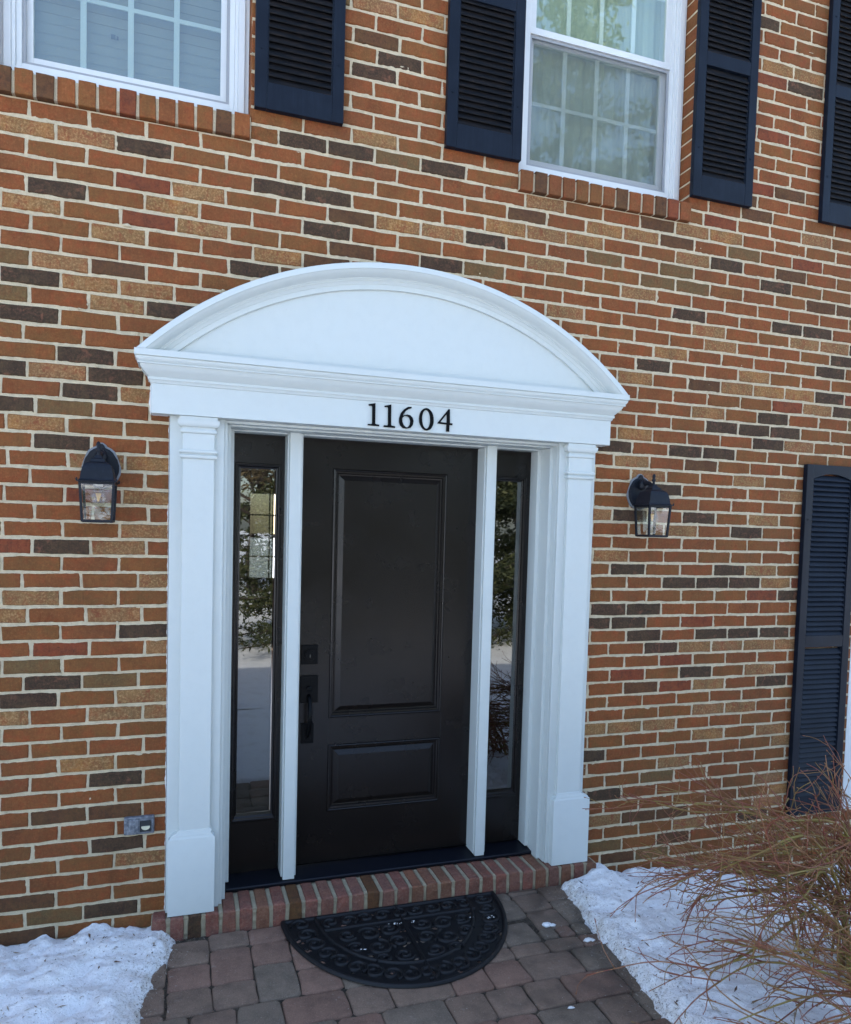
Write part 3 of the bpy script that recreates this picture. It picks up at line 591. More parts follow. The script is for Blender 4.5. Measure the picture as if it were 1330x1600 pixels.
# ------------------------------------------------------------------ upper windows
GRL = mat('white_grille', (.80, .81, .80), .5)
GRL2 = mat('pale_grille', (.50, .52, .52), .5)
def window(label, o, kind):
    x0, x1, _, z1 = o; x0 += .004; x1 -= .004; zb = 3.378; zt = z1-.004
    t = thing('double_hung_window', label, 'window', ((x0+x1)/2, .09, zb))
    fw = .078; y0 = .075
    # outer frame with stepped face
    f = MB()
    def rect(i0, i1, ya, yb, bz=None):
        f.box(x0+i0, x0+i1, ya, yb, zb+i0*.8, zt-i0); f.box(x1-i1, x1-i0, ya, yb, zb+i0*.8, zt-i0); f.box(x0+i1, x1-i1, ya, yb, zb+i0*.8, zb+i1*.95); f.box(x0+i1, x1-i1, ya, yb, zt-i1, zt-i0)
    rect(0, .018, y0+.012, .22); rect(.0182, .044, y0, .22); rect(.0442, .058, y0+.008, .22); rect(.0582, fw, y0+.02, .22)
    f.build('frame', VINYL, t, bevel=.0015)
    for wx in (x0+.055, x1-.075): MB().box(wx, wx+.016, y0-.0006, y0+.001, zb+.024, zb+.0275).build('weep_slot', mat('weep_slot_dark', (.03, .03, .03), .8), t)
    gx0, gx1 = x0+fw, x1-fw; gz0 = zb+fw*.95; zm = 4.085
    # lower sash
    ys = .128; s = MB(); sw = .034
    s.box(gx0, gx0+sw, ys, ys+.03, gz0, zm).box(gx1-sw, gx1, ys, ys+.03, gz0, zm).box(gx0+sw, gx1-sw, ys, ys+.03, gz0, gz0+.045).box(gx0+sw, gx1-sw, ys, ys+.03, zm-.04, zm)
    s.build('lower_sash', VINYL, t, bevel=.0012)
    a, b, c, d = gx0+sw, gx1-sw, gz0+.045, zm-.04
    MB().box(a, b, ys+.010, ys+.013, c, d).build('pane', WGLASS, t)
    gb = MB()
    for k in (1, 2, 3): xx = a+(b-a)*k/4; gb.box(xx-.011, xx+.011, ys+.016, ys+.022, c, d)
    gb.box(a, b, ys+.0165, ys+.0215, (c+d)/2-.0085, (c+d)/2+.0085)
    gb.build('grille', GRL if kind == 'curtain' else GRL2, t)
    # upper sash (outer track)
    yu = .1; s = MB(); s.box(gx0, gx0+.03, yu, yu+.026, zm+.004, zt-fw).box(gx1-.03, gx1, yu, yu+.026, zm+.004, zt-fw).box(gx0+.0, gx1-.0, yu-.004, yu+.026, zm-.026, zm+.004).box(gx0+.03, gx1-.03, yu, yu+.026, zt-fw-.04, zt-fw)
    s.build('upper_sash', VINYL, t, bevel=.0012)
    MB().box(gx0+.03, gx1-.03, yu+.010, yu+.013, zm+.004, zt-fw-.04).build('pane', WGLASS, t)
    gb = MB()
    for k in (1, 2, 3): xx = gx0+.03+(gx1-gx0-.06)*k/4; gb.box(xx-.011, xx+.011, yu+.016, yu+.022, zm+.004, zt-fw-.04)
    gb.box(gx0+.03, gx1-.03, yu+.0165, yu+.0215, zm+.31, zm+.327); gb.build('grille', GRL if kind == 'curtain' else GRL2, t)
    # insect screen in front of the lower sash
    SF = mat('grey_screen_frame', (.30, .31, .32), .5); s = MB(); q = .012; ysn = .104
    s.box(gx0, gx0+q, ysn, ysn+.01, gz0, zm-.028).box(gx1-q, gx1, ysn, ysn+.01, gz0, zm-.028).box(gx0+q, gx1-q, ysn, ysn+.01, gz0, gz0+q).box(gx0+q, gx1-q, ysn, ysn+.01, zm-.028-q, zm-.028)
    s.build('screen_frame', SF, t)
    if kind == 'curtain': MB().add([(gx0+q, ysn+.005, gz0+q), (gx1-q, ysn+.005, gz0+q), (gx1-q, ysn+.005, zm-.04), (gx0+q, ysn+.005, zm-.04)], [(0, 1, 2, 3)]).build('screen_mesh', SCREEN, t)
    # blind or curtain
    if kind == 'blind':
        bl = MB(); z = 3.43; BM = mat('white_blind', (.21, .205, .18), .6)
        while z < 4.8:
            bl.add([(x0+.03, .181, z), (x1-.03, .181, z), (x1-.03, .183, z+.0401), (x0+.03, .183, z+.0401), (x0+.03, .1816, z), (x1-.03, .1816, z), (x1-.03, .1836, z+.0401), (x0+.03, .1836, z+.0401)], [(0, 1, 2, 3), (4, 5, 6, 7), (0, 1, 5, 4), (2, 3, 7, 6)]); z += .04
        bl.build('blind', BM, t)
        MB().box(-1.215, -1.197, .165, .168, 3.655, 3.672).box(-1.194, -1.186, .165, .168, 3.655, 3.668).build('sash_label', mat('dark_label', (.06, .06, .06), .6), t)
    else:
        cu = MB(); n = 90; CM = mat('sheer_curtain', (.50, .54, .455), .85); pts = []
        for i in range(n+1):
            x = x0+.02+(x1-x0-.04)*i/n; yv = .192+.008*math.sin(i*.62)+.004*math.sin(i*1.7+1); pts.append((x, yv))
        cu.loft([[(x, yv, 3.30) for x, yv in pts], [(x, yv*.5+.094, 4.9) for x, yv in pts]], closed=False, caps=False); cu.build('curtain', CM, t, smooth=True)
    return t
window('white double hung window at the top left corner with pale blinds behind its grille', W1, 'blind')
window('white double hung window above the arch with a grey insect screen over its lower sash', W2, 'curtain')
# low window beyond the right shutter
t = thing('white_window', 'sliver of a white window at the right edge beyond the tall navy shutter', 'window', (3.06, .05, .16))
f = MB(); x0, x1, z0, z1 = LOW
f.box(x0, x0+.09, .0, .2, z0, z1).box(x1-.09, x1, .0, .2, z0, z1).box(x0+.09, x1-.09, .0, .2, z0, z0+.08).box(x0+.09, x1-.09, .0, .2, z1-.08, z1); f.build('frame', VINYL, t, bevel=.002)
MB().box(x0+.09, x1-.09, .08, .085, z0+.08, z1-.08).build('pane', WGLASS, t)
bl = MB(); z = z0+.08
while z < z1-.1: bl.box(x0+.09, x1-.09, .11, .113, z, z+.04); z += .043
bl.build('blind', mat('white_low_blind', (.7, .72, .75), .6), t)

# ------------------------------------------------------------------ shutters
def shutter(label, x0, z0, z1, mid, grp, arch=False):
    w_ = .365; x1 = x0+w_; yf, yb = -.032, -.004
    t = thing('louvered_shutter', label, 'shutter', (x0+w_/2, -.004, z0), grp)
    sw = .048
    for a in (x0, x1-sw):
        MB().box(a, a+sw, yf, yb, z0, z1).build('stile', SHUT, t, bevel=.0025)
    rails = [(z0, z0+.105), (mid-.032, mid+.032), (z1-.075, z1)]
    for k, (a, b) in enumerate(rails):
        if arch and k == 2:
            pts = [(x0+sw, b), (x0+sw, a)]+[(x0+sw+(w_-2*sw)*i/14, a+.028*math.sin(math.pi*i/14)) for i in range(1, 14)]+[(x1-sw, a), (x1-sw, b)]
            mb = MB(); prism(mb, pts, yf+.001, yb); mb.build('rail', SHUT, t)
        else: MB().box(x0+sw, x1-sw, yf+.001, yb, a, b).build('rail', SHUT, t, bevel=.0015)
    bd = MB()
    for (a, b) in ((rails[0][1], rails[1][0]), (rails[1][1], rails[2][0])):
        for xx, s in ((x0+sw, 1), (x1-sw, -1)): bd.box(min(xx, xx+s*.006), max(xx, xx+s*.006), yf+.006, yb, a, b)
    bd.build('inner_bead', SHUT, t)
    sl = None; pitch = .0275; r = random.Random(int(x0*100))
    for (a, b) in ((rails[0][1], rails[1][0]), (rails[1][1], rails[2][0])):
        z = a+.002; top = b-.012+(.03 if arch and b > mid+.1 else 0)
        while z < top:
            if sl is None:
                L = w_-2*sw-.012; q = MB()
                q_ = .026 if arch else .033; prof = [(-.0255, .000), (-.0245, -.0025), (-.022, -.002), (-.0065, q_), (-.0085, q_+.0025), (-.0105, q_+.001)]
                q.loft([[(-L/2, y, zz) for y, zz in prof], [(L/2, y, zz) for y, zz in prof]])
                me = bpy.data.meshes.new('louver'); me.from_pydata(q.v, [], q.f); me.materials.append(SHUT if arch else SLAT)
                bm = bmesh.new(); bm.from_mesh(me); bmesh.ops.recalc_face_normals(bm, faces=bm.faces); bm.to_mesh(me); bm.free(); sl = me
            o = bpy.data.objects.new('louver', sl); link(o, t); o.location = (0, .0, z-z0); o.rotation_euler = (r.gauss(0, .02), 0, r.gauss(0, .001)); z += pitch
    for zz in (z0+.235, z1-.3):
        for xx in (x0+.024, x1-.024):
            sc = MB(); c = [(xx+.006*math.cos(k*math.pi/5), zz+.006*math.sin(k*math.pi/5)) for k in range(10)]; prism(sc, c, yf-.0025, yf+.001); sc.build('screw_cap', SHUT, t)
    return t
G1 = 'navy shutters beside the upper windows'
shutter('navy louvered shutter right of the top left window, shorter visible piece above the arch', -.661, 3.400, 4.76, 4.075, G1)
shutter('navy louvered shutter touching the left edge of the window above the arch', .164, 3.398, 4.76, 4.075, G1)
shutter('navy louvered shutter right of the window above the arch', 1.467, 3.402, 4.76, 4.073, G1)
shutter('navy louvered shutter cut off by the upper right edge of the photo', 2.292, 3.404, 4.76, 4.087, G1)
shutter('tall navy louvered shutter at ground level on the right, its foot behind the bare shrub', 2.285, .172, 2.117, 1.147, None, True)

# ------------------------------------------------------------------ door surround
ds = thing('door_surround', 'white classical door surround with pilasters and a segmental arched pediment', 'door surround', (0.02, 0, .085))
ZS = .086
for (b0, b1, p0, p1, q0, q1) in ((-.974, -.762, -.925, -.801, -.966, -.781), (.785, .980, .823, .949, .802, 1.0)):
    MB().box(b0, b1, -.021, .1, ZS, 2.137).build('backing_board', WHITE, ds, bevel=.002)
    pl = MB().box(p0, p1, -.046, -.0205, .43, 2.14).build('pilaster', WHITE, ds, bevel=.0025)
    # plinth with sloping cap
    r = [(q0, q1, -.058, ZS), (q0, q1, -.058, .405), (q0+.002, q1-.002, -.0565, .409), (q0+.008, q1-.008, -.055, .411), (q0+.009, q1-.009, -.0545, .418), (q0+.018, q1-.018, -.052, .424), (p0-.006, p1+.006, -.0495, .432), (p0-.004, p1+.004, -.048, .440)]
    MB().loft([[(a, -.0195, z), (a, y, z), (b, y, z), (b, -.0195, z)] for a, b, y, z in r]).build('plinth', WHITE, pl, bevel=.001)
    def band(name, prof):
        MB().loft([[(p0-o, -.0195, z), (p0-o, -.046-o*.8, z), (p1+o, -.046-o*.8, z), (p1+o, -.0195, z)] for z, o in prof]).build(name, WHITE, pl, smooth=True, autosmooth=35)
    band('capital', [(2.068, 0), (2.070, .005), (2.074, .008), (2.080, .008), (2.085, .005), (2.087, .001), (2.094, .001), (2.095, .009), (2.101, .016), (2.110, .019), (2.121, .020), (2.122, .011), (2.135, .011)])
    band('neck_band', [(1.966, 0), (1.968, .006), (1.973, .010), (1.980, .010), (1.984, .006), (1.985, .003), (1.988, .003), (1.989, .008), (1.993, .012), (1.999, .012), (2.003, .008), (2.004, 0)])
# frieze
FX0, FX1, FY = -1.044, 1.034, -.060
MB().box(FX0, FX1, FY, .09, 2.1365, 2.262).build('frieze', WHITE, ds, bevel=.002)
# cornice mouldings with mitred returns: profile (z, projection beyond frieze)
cp = [(2.2525, .0005), (2.2545, .004), (2.262, .0065), (2.266, .009), (2.2665, .012), (2.276, .0125), (2.2765, .009), (2.282, .013), (2.290, .021), (2.300, .030), (2.310, .037), (2.3195, .041), (2.3200, .048), (2.325, .0485), (2.326, .045), (2.332, .051), (2.339, .055), (2.345, .056), (2.3465, .053), (2.3475, .053), (2.348, .060), (2.372, .060)]
MB().loft([[(FX0-o, .05, z), (FX0-o, FY-o, z), (FX1+o, FY-o, z), (FX1+o, .05, z)] for z, o in cp]).build('cornice', WHITE, ds, smooth=True, autosmooth=30)
# tympanum + arched moulding
RO, CZ, AX = 1.540, 1.288, -.004
c_tip = math.acos(min(1, (2.371-CZ)/RO)); NA = 72
arc = lambda R, zmin=2.371: [(AX+R*math.sin(a), CZ+R*math.cos(a)) for a in [-math.acos((zmin-CZ)/R)+2*math.acos((zmin-CZ)/R)*i/NA for i in range(NA+1)]]
ty = MB(); prism(ty, arc(RO-.085), -.048, .05); ty.build('tympanum', WHITE, ds)
ap = [(0, .04), (0, -.1155), (-.0015, -.119), (-.004, -.120), (-.024, -.120), (-.0255, -.116), (-.031, -.1125), (-.039, -.103), (-.046, -.090), (-.050, -.080), (-.0535, -.0785), (-.054, -.074), (-.060, -.0735), (-.0605, -.070), (-.067, -.066), (-.0725, -.063), (-.073, -.0605), (-.093, -.060), (-.0945, -.0585), (-.0945, -.03)]
rings = []
for dr, yv in ap: rings.append([(x, yv, z) for x, z in arc(RO+dr)])
MB().loft(rings, closed=False, caps=False).build('arch_moulding', WHITE, ds, smooth=True, autosmooth=30)
# head and jamb mouldings of the opening
OX0, OX1, SX0, SX1 = -.748, .781, -.712, .745
j = MB()
j.box(-.7615, OX0, -.004, .3, ZS, 2.124).box(OX1, .7845, -.004, .3, ZS, 2.124)
j.box(-.7615, .7845, -.004, .3, 2.1245, 2.1355)
j.build('brick_mould', WHITE, ds, bevel=.0012)
j = MB(); j.box(OX0, OX0+.016, .035, .3, ZS, 2.117).box(OX1-.016, OX1, .035, .3, ZS, 2.117).box(OX0, OX1, .035, .3, 2.1172, 2.1242)
j.build('jamb', WHITE, ds, bevel=.0012)
j = MB(); j.box(OX0+.0162, SX0, .125, .3, ZS+.03, 2.110).box(SX1, OX1-.0162, .125, .3, ZS+.03, 2.110).box(OX0+.0162, OX1-.0162, .125, .3, 2.1102, 2.1168)
j.build('stop', WHITE, ds, bevel=.001)
for m0, m1 in ((-.480, -.420), (.459, .515)):
    mm = MB()
    mm.box(m0+.004, m1-.004, .100, .17, .106, 2.1165)
    mm.box(m0-.004, m0+.0035, .112, .26, .116, 2.109).box(m1-.0035, m1+.004, .112, .26, .116, 2.109)
    mm.build('mullion', WHITE, ds, bevel=.0015)
# threshold
th = MB().loft([[(-.727, .088, .087), (.808, .088, .087), (.808, .3, .087), (-.727, .3, .087)], [(-.727, .086, .098), (.808, .086, .098), (.808, .3, .1), (-.727, .3, .1)], [(-.727, .090, .103), (.808, .090, .103), (.808, .3, .122), (-.727, .3, .122)]])
th.build('threshold', mat('black_sill', (.004, .005, .009), .42, 0, .25), ds, bevel=.002)
# ragged caulk beads against the brick
def ragged(path, parent, seed, w0=.006, name='caulk_bead', y0=-.012):
    r = random.Random(seed); pts = []
    for (xa, za), (xb, zb) in zip(path, path[1:]):
        n = max(1, int(math.hypot(xb-xa, zb-za)/.007))
        for i in range(n): pts.append((xa+(xb-xa)*i/n, za+(zb-za)*i/n, xb-xa, zb-za))
    rings = []
    for k, (x, z, dx, dz) in enumerate(pts):
        l = math.hypot(dx, dz); nx, nz = dz/l, -dx/l
        wv = w0*(.45+.9*abs(noise.noise(Vector((k*.23, seed, 0))))+.5*max(0, noise.noise(Vector((k*.07, seed, 5)))))
        rings.append([(x-nx*.002, .006, z-nz*.002), (x-nx*.002, y0, z-nz*.002), (x+nx*wv*.5, y0+.004, z+nz*wv*.5), (x+nx*wv, .0, z+nz*wv), (x+nx*wv, .006, z+nz*wv)])
    return MB().loft(rings).build(name, CAULK, parent)
ragged([(-.974, 2.137), (-.974, ZS)][::-1], ds, 1, -.007); ragged([(.980, ZS), (.980, 2.137)], ds, 2, .008)
ragged([(FX0, 2.137), (FX0, 2.26)], ds, 3, -.010); 
ragged([(FX1, 2.137), (FX1, 2.26)], ds, 4, .006); ragged([(FX0, 2.137), (-.974, 2.137)], ds, 6, .004)
ragged([(.980, 2.137), (FX1, 2.137)], ds, 7, .005)
ragged(arc(RO), ds, 8, -.004)

# house number
hn = thing('house_number', 'black serif house number 11604 on the white frieze above the door', 'house number', (.03, -.06, 2.146))
for k, ps in DIGITS.items(): outline(ps, 'digit', BLACKM, hn, -.0665, -.0605)

# ------------------------------------------------------------------ front door
def panel(mb, x0, x1, z0, z1, prof, mi=0):
    rings = [[(x0+i, y, z0+i), (x1-i, y, z0+i), (x1-i, y, z1-i), (x0+i, y, z1-i)] for i, y in prof]
    mb.loft(rings, caps=False, mi=mi); b = len(mb.v)-4; mb.f.append((b, b+1, b+2, b+3)); mb.mi.append(mi)
DY = .200
fd = thing('front_door', 'dark bronze two panel front door with black lock set', 'door', (.0225, DY, .125))
dx0, dx1, dz0, dz1 = -.432, .478, .126, 2.118; pa, pb = -.262, .299
s = MB()
def face_with_holes(mb, x0, x1, z0, z1, holes, y):
    xs = sorted({x0, x1, *[h[0] for h in holes], *[h[1] for h in holes]}); zs = sorted({z0, z1, *[h[2] for h in holes], *[h[3] for h in holes]})
    vs = [(x, y, z) for z in zs for x in xs]; fs = []
    for j in range(len(zs)-1):
        for i in range(len(xs)-1):
            xc, zc = (xs[i]+xs[i+1])/2, (zs[j]+zs[j+1])/2
            if not any(h[0] < xc < h[1] and h[2] < zc < h[3] for h in holes): fs.append((j*len(xs)+i, j*len(xs)+i+1, (j+1)*len(xs)+i+1, (j+1)*len(xs)+i))
    mb.add(vs, fs)
HZ = [(pa, pb, .364, .684), (pa, pb, .811, 1.978)]
face_with_holes(s, dx0, dx1, dz0, dz1, HZ, DY)
s.add([(dx0, DY, dz0), (dx1, DY, dz0), (dx1, DY, dz1), (dx0, DY, dz1), (dx0, DY+.045, dz0), (dx1, DY+.045, dz0), (dx1, DY+.045, dz1), (dx0, DY+.045, dz1)], [(0, 1, 5, 4), (1, 2, 6, 5), (2, 3, 7, 6), (3, 0, 4, 7), (4, 5, 6, 7)])
s.build('slab', DOOR, fd)
gr = MB()      # fine joints where rails meet stiles
for zz in ((.684, .811),):
    for xx in (pa, pb): gr.box(xx-.0009, xx+.0009, DY-.0006, DY+.001, zz[0], zz[1])
gr.build('rail_joint', mat('dark_joint', (.004, .004, .004), .6), fd)
PP = [(0, DY), (.0015, DY+.002), (.0025, DY-.0045), (.0065, DY-.0065), (.0105, DY-.0045), (.012, DY-.0005), (.0125, DY+.002), (.020, DY+.003), (.023, DY+.0075), (.0245, DY+.012), (.030, DY+.013), (.031, DY+.0125), (.052, DY+.0025), (.0535, DY+.0015)]
for h in HZ:
    mb = MB(); panel(mb, *h, PP); mb.build('panel', DOOR, fd, smooth=False)
MB().box(dx0+.004, dx1-.004, DY-.004, DY+.02, .1225, .1265).build('sweep', BLACKM, fd)
# lock set
db = MB().box(-.395, -.319, DY-.009, DY, 1.070, 1.159).build('deadbolt', BLACKM, fd, bevel=.0015)
cy = MB(); 
for r0, a, b in ((.028, -.013, -.009), (.024, -.020, -.013), (.0165, -.0225, -.020)):
    cy.loft([[(-.357+r0*math.cos(k*math.pi/16), DY+y, 1.1145+r0*math.sin(k*math.pi/16)) for k in range(32)] for y in (b, a)])
cy.build('lock_cylinder', BLACKM, db, bevel=.0006)
MB().box(-.3585, -.3555, DY-.0235, DY-.022, 1.104, 1.118).build('keyway', mat('keyway_metal', (.16, .15, .14), .35, 1), db)
hs_ = MB().box(-.398, -.315, DY-.010, DY, .890, 1.016).build('handle_plate', BLACKM, fd, bevel=.0015)
lp = MB().box(-.390, -.332, DY-.010, DY, .700, .794).build('lower_plate', BLACKM, fd, bevel=.0015)
g = MB(); pts = []; rad = []
for i in range(21):
    u = i/20; z = .925-u*.195; yv = DY-.012-.052*math.sin(math.pi*min(1, u*1.02))**.7; pts.append((-.3575-.003*u, yv, z)); rad.append(.0085+.0035*math.sin(math.pi*u)-.002*u)
g.tube(pts, rad, 10); g.build('grip', BLACKM, fd, smooth=True)
MB().loft([[(-.357+r0*math.cos(k*math.pi/8), DY-yy, .958+r0*.8*math.sin(k*math.pi/8)) for k in range(16)] for yy, r0 in ((.009, .010), (.018, .009), (.022, .012), (.027, .013), (.029, .006))]).build('thumb_latch', BLACKM, fd, smooth=True, autosmooth=40)
MB().box(-.370, -.348, DY-.016, DY-.009, .715, .775).build('grip_foot', BLACKM, fd, bevel=.003)

# sidelights
def sidelight(label, x0, x1, m0, m1, g0, g1):
    t = thing('sidelight', label, 'sidelight window', ((x0+x1)/2, DY, .12), 'sidelights either side of the front door')
    z0, z1 = .120, 2.112; mz0, mz1, gz0, gz1 = .352, 1.982, .398, 1.957
    s = MB(); face_with_holes(s, x0, x1, z0, z1, [(m0, m1, mz0, mz1)], DY)
    s.add([(x0, DY, z0), (x1, DY, z0), (x1, DY, z1), (x0, DY, z1), (x0, DY+.04, z0), (x1, DY+.04, z0), (x1, DY+.04, z1), (x0, DY+.04, z1)], [(0, 1, 5, 4), (1, 2, 6, 5), (2, 3, 7, 6), (3, 0, 4, 7)]); s.build('slab', DOOR, t)
    k = (g0-m0)
    pr = [(0, DY), (0, DY-.006), (.003, DY-.009), (.007, DY-.009), (.009, DY-.006), (.012, DY-.005), (k*.6, DY-.001), (k*.7, DY+.003), (k, DY+.006), (k, DY+.016)]
    f = MB(); f.loft([[(m0+i, y, mz0+i*1.6), (m1-i, y, mz0+i*1.6), (m1-i, y, mz1-i), (m0+i, y, mz1-i)] for i, y in pr], caps=False); f.build('glass_frame', DOOR, t)
    sp = MB(); a, b, c, d = g0-.001, g1+.001, gz0, gz1
    for yv in (DY+.0105,):
        sp.box(a, a+.004, yv, yv+.012, c, d).box(b-.004, b, yv, yv+.012, c, d).box(a+.004, b-.004, yv, yv+.012, c-.003, c+.004).box(a+.004, b-.004, yv, yv+.012, d-.004, d+.003)
    sp.build('glazing_spacer', mat('aluminium_spacer', (.42, .50, .48), .4), t)
    MB().box(g0-.002, g1+.002, DY+.007, DY+.010, gz0-.004, gz1+.004).build('glass', GLASS, t)
    return t
sidelight('narrow glass sidelight left of the front door reflecting trees and snow', -.714, -.478, -.701, -.499, -.677, -.531)
sidelight('narrow glass sidelight right of the front door, mostly dark with a snowy lower part', .513, .747, .525, .722, .549, .698)

# ------------------------------------------------------------------ brick step
stp = thing('brick_step', 'low step of upright red bricks with sandy joints under the front door', 'step', (0, -.07, 0))
SRED = brick_mat('step_red_brick', [(0, (0.2640, 0.0837, 0.0540)), (.4, (0.2280, 0.0675, 0.0486)), (.75, (0.2520, 0.1053, 0.0607)), (1, (0.1920, 0.0810, 0.0607))], [(0.2040, 0.0878, 0.0648), (0.1440, 0.0648, 0.0513), (0.3600, 0.2295, 0.1620)], .45)
SORG = brick_mat('step_orange_brick', [(0, (.26, .115, .060)), (.5, (.21, .085, .045)), (1, (.28, .105, .055))], [(.18, .08, .05), (.15, .06, .04), (.34, .2, .13)], .5)
SDRK = DARK
n = 30; p = (1.052+1.032)/n; r = random.Random(5)
for i in range(n):
    a = -1.032+i*p+.0085; b = -1.032+(i+1)*p-.0085; yf = -.070+r.uniform(-.003, .003); zt = .085+r.uniform(-.0022, .0016)
    back = .098 if -.99 < a and b < .99 else .002
    mb = MB(); j = lambda s=.0018: r.uniform(-s, s)
    def rg(q, z): 
        return [(a+q+j(), yf+q*1.2+j(), z), ((a+b)/2, yf+q+j(), z), (b-q+j(), yf+q*1.2+j(), z), (b-q+j(.0006), back, z), (a+q+j(.0006), back, z)]
    if i == n-1: zt -= .006
    ztop = [(0, -.02), (0, .02), (0, .05), (.0005, zt-.007), (.003, zt-.002), (.0065, zt)]
    mb.loft([rg(q, z) for q, z in ztop])
    mb.build('brick', SDRK if i in (2,) else (MED if i in (8, 13) else r.choice([SRED, SRED, SORG])), stp)
mb = MB(); nn = 300
for (xa, xb, ya, yb_) in ((-1.028, 1.045, -.0655, -.002), (-.988, .988, -.003, .096)):
    mb.box(xa, xb, ya, yb_, -.02, .0785)
r_ = random.Random(3)
for i in range(1, n):         # lumpy joints between the bricks
    xj = -1.032+i*p; pts = []
    rings = []
    for k, (yy, zz) in enumerate([(-.062, -.01), (-.0665, .01), (-.068, .03), (-.0665, .05), (-.067, .065), (-.064, .077), (-.055, .0815), (-.03, .081), (0, .0815), (.03, .081), (.06, .0815), (.09, .081)]):
        if yy > 0 and not (-.96 < xj < .96): break
        h = .0088+r_.uniform(-.0010, .0010); d = r_.uniform(-.0018, .0018)
        if k < 6: rings.append([(xj-h, yy+.01, zz), (xj-h*.8, yy+d, zz), (xj+h*.8, yy+d, zz), (xj+h, yy+.01, zz)])
        else: rings.append([(xj-h, yy, zz-.01), (xj-h*.8, yy, zz+d), (xj+h*.8, yy, zz+d), (xj+h, yy, zz-.01)])
    mb.loft(rings)
mb.build('mortar', STEPMORTAR, stp)

# ------------------------------------------------------------------ doormat
dm = thing('doormat', 'black rubber half round doormat with openwork scrolls in front of the step', 'doormat', (0, -.35, 0))
EA, EB, EY = .488, .580, -.078
def ell(a, b, t, y0=EY): return (a*math.cos(t)-.008, y0-b*math.sin(t))
# openwork base sheet
mb = MB(); st_ = .008; idx = {}; hl = []
hr = random.Random(11)
for hx, hy in HOLES: hl.append((hx, hy, hr.uniform(.012, .019), hr.uniform(.010, .015), hr.uniform(0, 3.1)))
for k in range(46):
    t = hr.uniform(.05, 3.09); q = hr.choice([.34, .5, .86, .93]); x, y = ell(EA*q, EB*q, t); hl.append((x, y, hr.uniform(.007, .013), hr.uniform(.006, .010), hr.uniform(0, 3.1)))
def inhole(x, y):
    for hx, hy, a, b, c in hl:
        dx, dy = x-hx, y-hy
        if abs(dx) < .02 and abs(dy) < .02:
            u = dx*math.cos(c)+dy*math.sin(c); v = -dx*math.sin(c)+dy*math.cos(c)
            if (u/a)**2+(v/(b*(1-.5*u/a)))**2 < 1: return True
    return False
nx = 124
st_ = .004; nx = 248; ny = 150
for jy in range(ny):
    y = EY-jy*st_
    for ix in range(nx):
        x = -.5+ix*st_; xc, yc = x+st_/2, y-st_/2
        if ((xc+.008)/(EA-.005))**2+((yc-EY)/(EB-.005))**2 > 1: continue
        if inhole(xc, yc): continue
        q = []
        for (a, b) in ((ix, jy+1), (ix+1, jy+1), (ix+1, jy), (ix, jy)):
            if (a, b) not in idx:
                idx[a, b] = len(mb.v); xx, yy = -.5+a*st_, EY-b*st_
                mb.v.append((xx, yy, (.0045+.0012*noise.noise(Vector((xx*40, yy*40, 0))))))
            q.append(idx[a, b])
        mb.f.append(tuple(q)); mb.mi.append(0)
base = mb.build('web', RUBBER, dm, smooth=True)
so = base.modifiers.new('solid', 'SOLIDIFY'); so.thickness = .006; so.offset = -1
def strap(pts, w_, h, name, z0=.007):
    mb = MB(); rings = []
    P = [Vector((x, y, 0)) for x, y in pts]
    for i, p_ in enumerate(P):
        d = P[min(i+1, len(P)-1)]-P[max(i-1, 0)]; d.normalize(); nn_ = Vector((-d.y, d.x, 0)); ww = w_[i] if isinstance(w_, list) else w_
        rings.append([tuple(p_+nn_*ww*a+Vector((0, 0, z0+h*b))) for a, b in ((-1, -.6), (-.75, .6), (-.3, 1), (.3, 1), (.75, .6), (1, -.6))])
    mb.loft(rings); return mb.build(name, RUBBER, dm, smooth=True, autosmooth=50)
strap([ell(EA, EB, math.pi*i/60) for i in range(61)], .011, .008, 'rim')
strap([(-EA-.008, EY-.004), (EA-.008, EY-.004)], .010, .007, 'rim')
strap([ell(.35, .435, math.pi*i/50) for i in range(51)], .0085, .007, 'inner_arc')
strap([(.003, EY-.005), (.003, EY-EB+.01)], .0075, .006, 'divider'); strap([(-.345, -.19), (.345, -.19)], .008, .006, 'divider')
def scroll(cx, cy, r0, a0, turns, sgn, w0=.0082):
    pts, ww = [], []
    n_ = int(26*turns)
    for i in range(n_+1):
        u = i/n_; a = a0+sgn*u*turns*2*math.pi; r1 = r0*(1-u*.85); pts.append((cx+r1*math.cos(a), cy+r1*math.sin(a))); ww.append(w0*(.55+.6*math.sin(math.pi*min(1, u*.9+.1))))
    strap(pts, ww, .0085, 'scroll', z0=.005)
sr = random.Random(21)
for i in range(19):
    t = math.pi*(i+.5)/19; x, y = ell(.42, .508, t); scroll(x, y, .044, t+sr.uniform(-.4, .4)+(math.pi if i % 2 else 0), 1.35, 1 if i % 2 else -1)
for i in range(9):
    x = -.30+i*.0765; scroll(x, -.134, .039, sr.uniform(0, 6), 1.3, 1 if i % 2 else -1)
for s_x in (-1, 1):
    for (x, y, rr, a) in ((.075, -.25, .046, 2.6), (.165, -.265, .05, .4), (.255, -.255, .04, 3.9), (.06, -.35, .045, 5.2), (.15, -.37, .055, 1.8), (.24, -.35, .038, 0.2), (.065, -.45, .042, 3.6), (.15, -.455, .034, 5.9)):
        scroll(s_x*x+.003, y, rr, a if s_x > 0 else math.pi-a, 1.5, s_x)
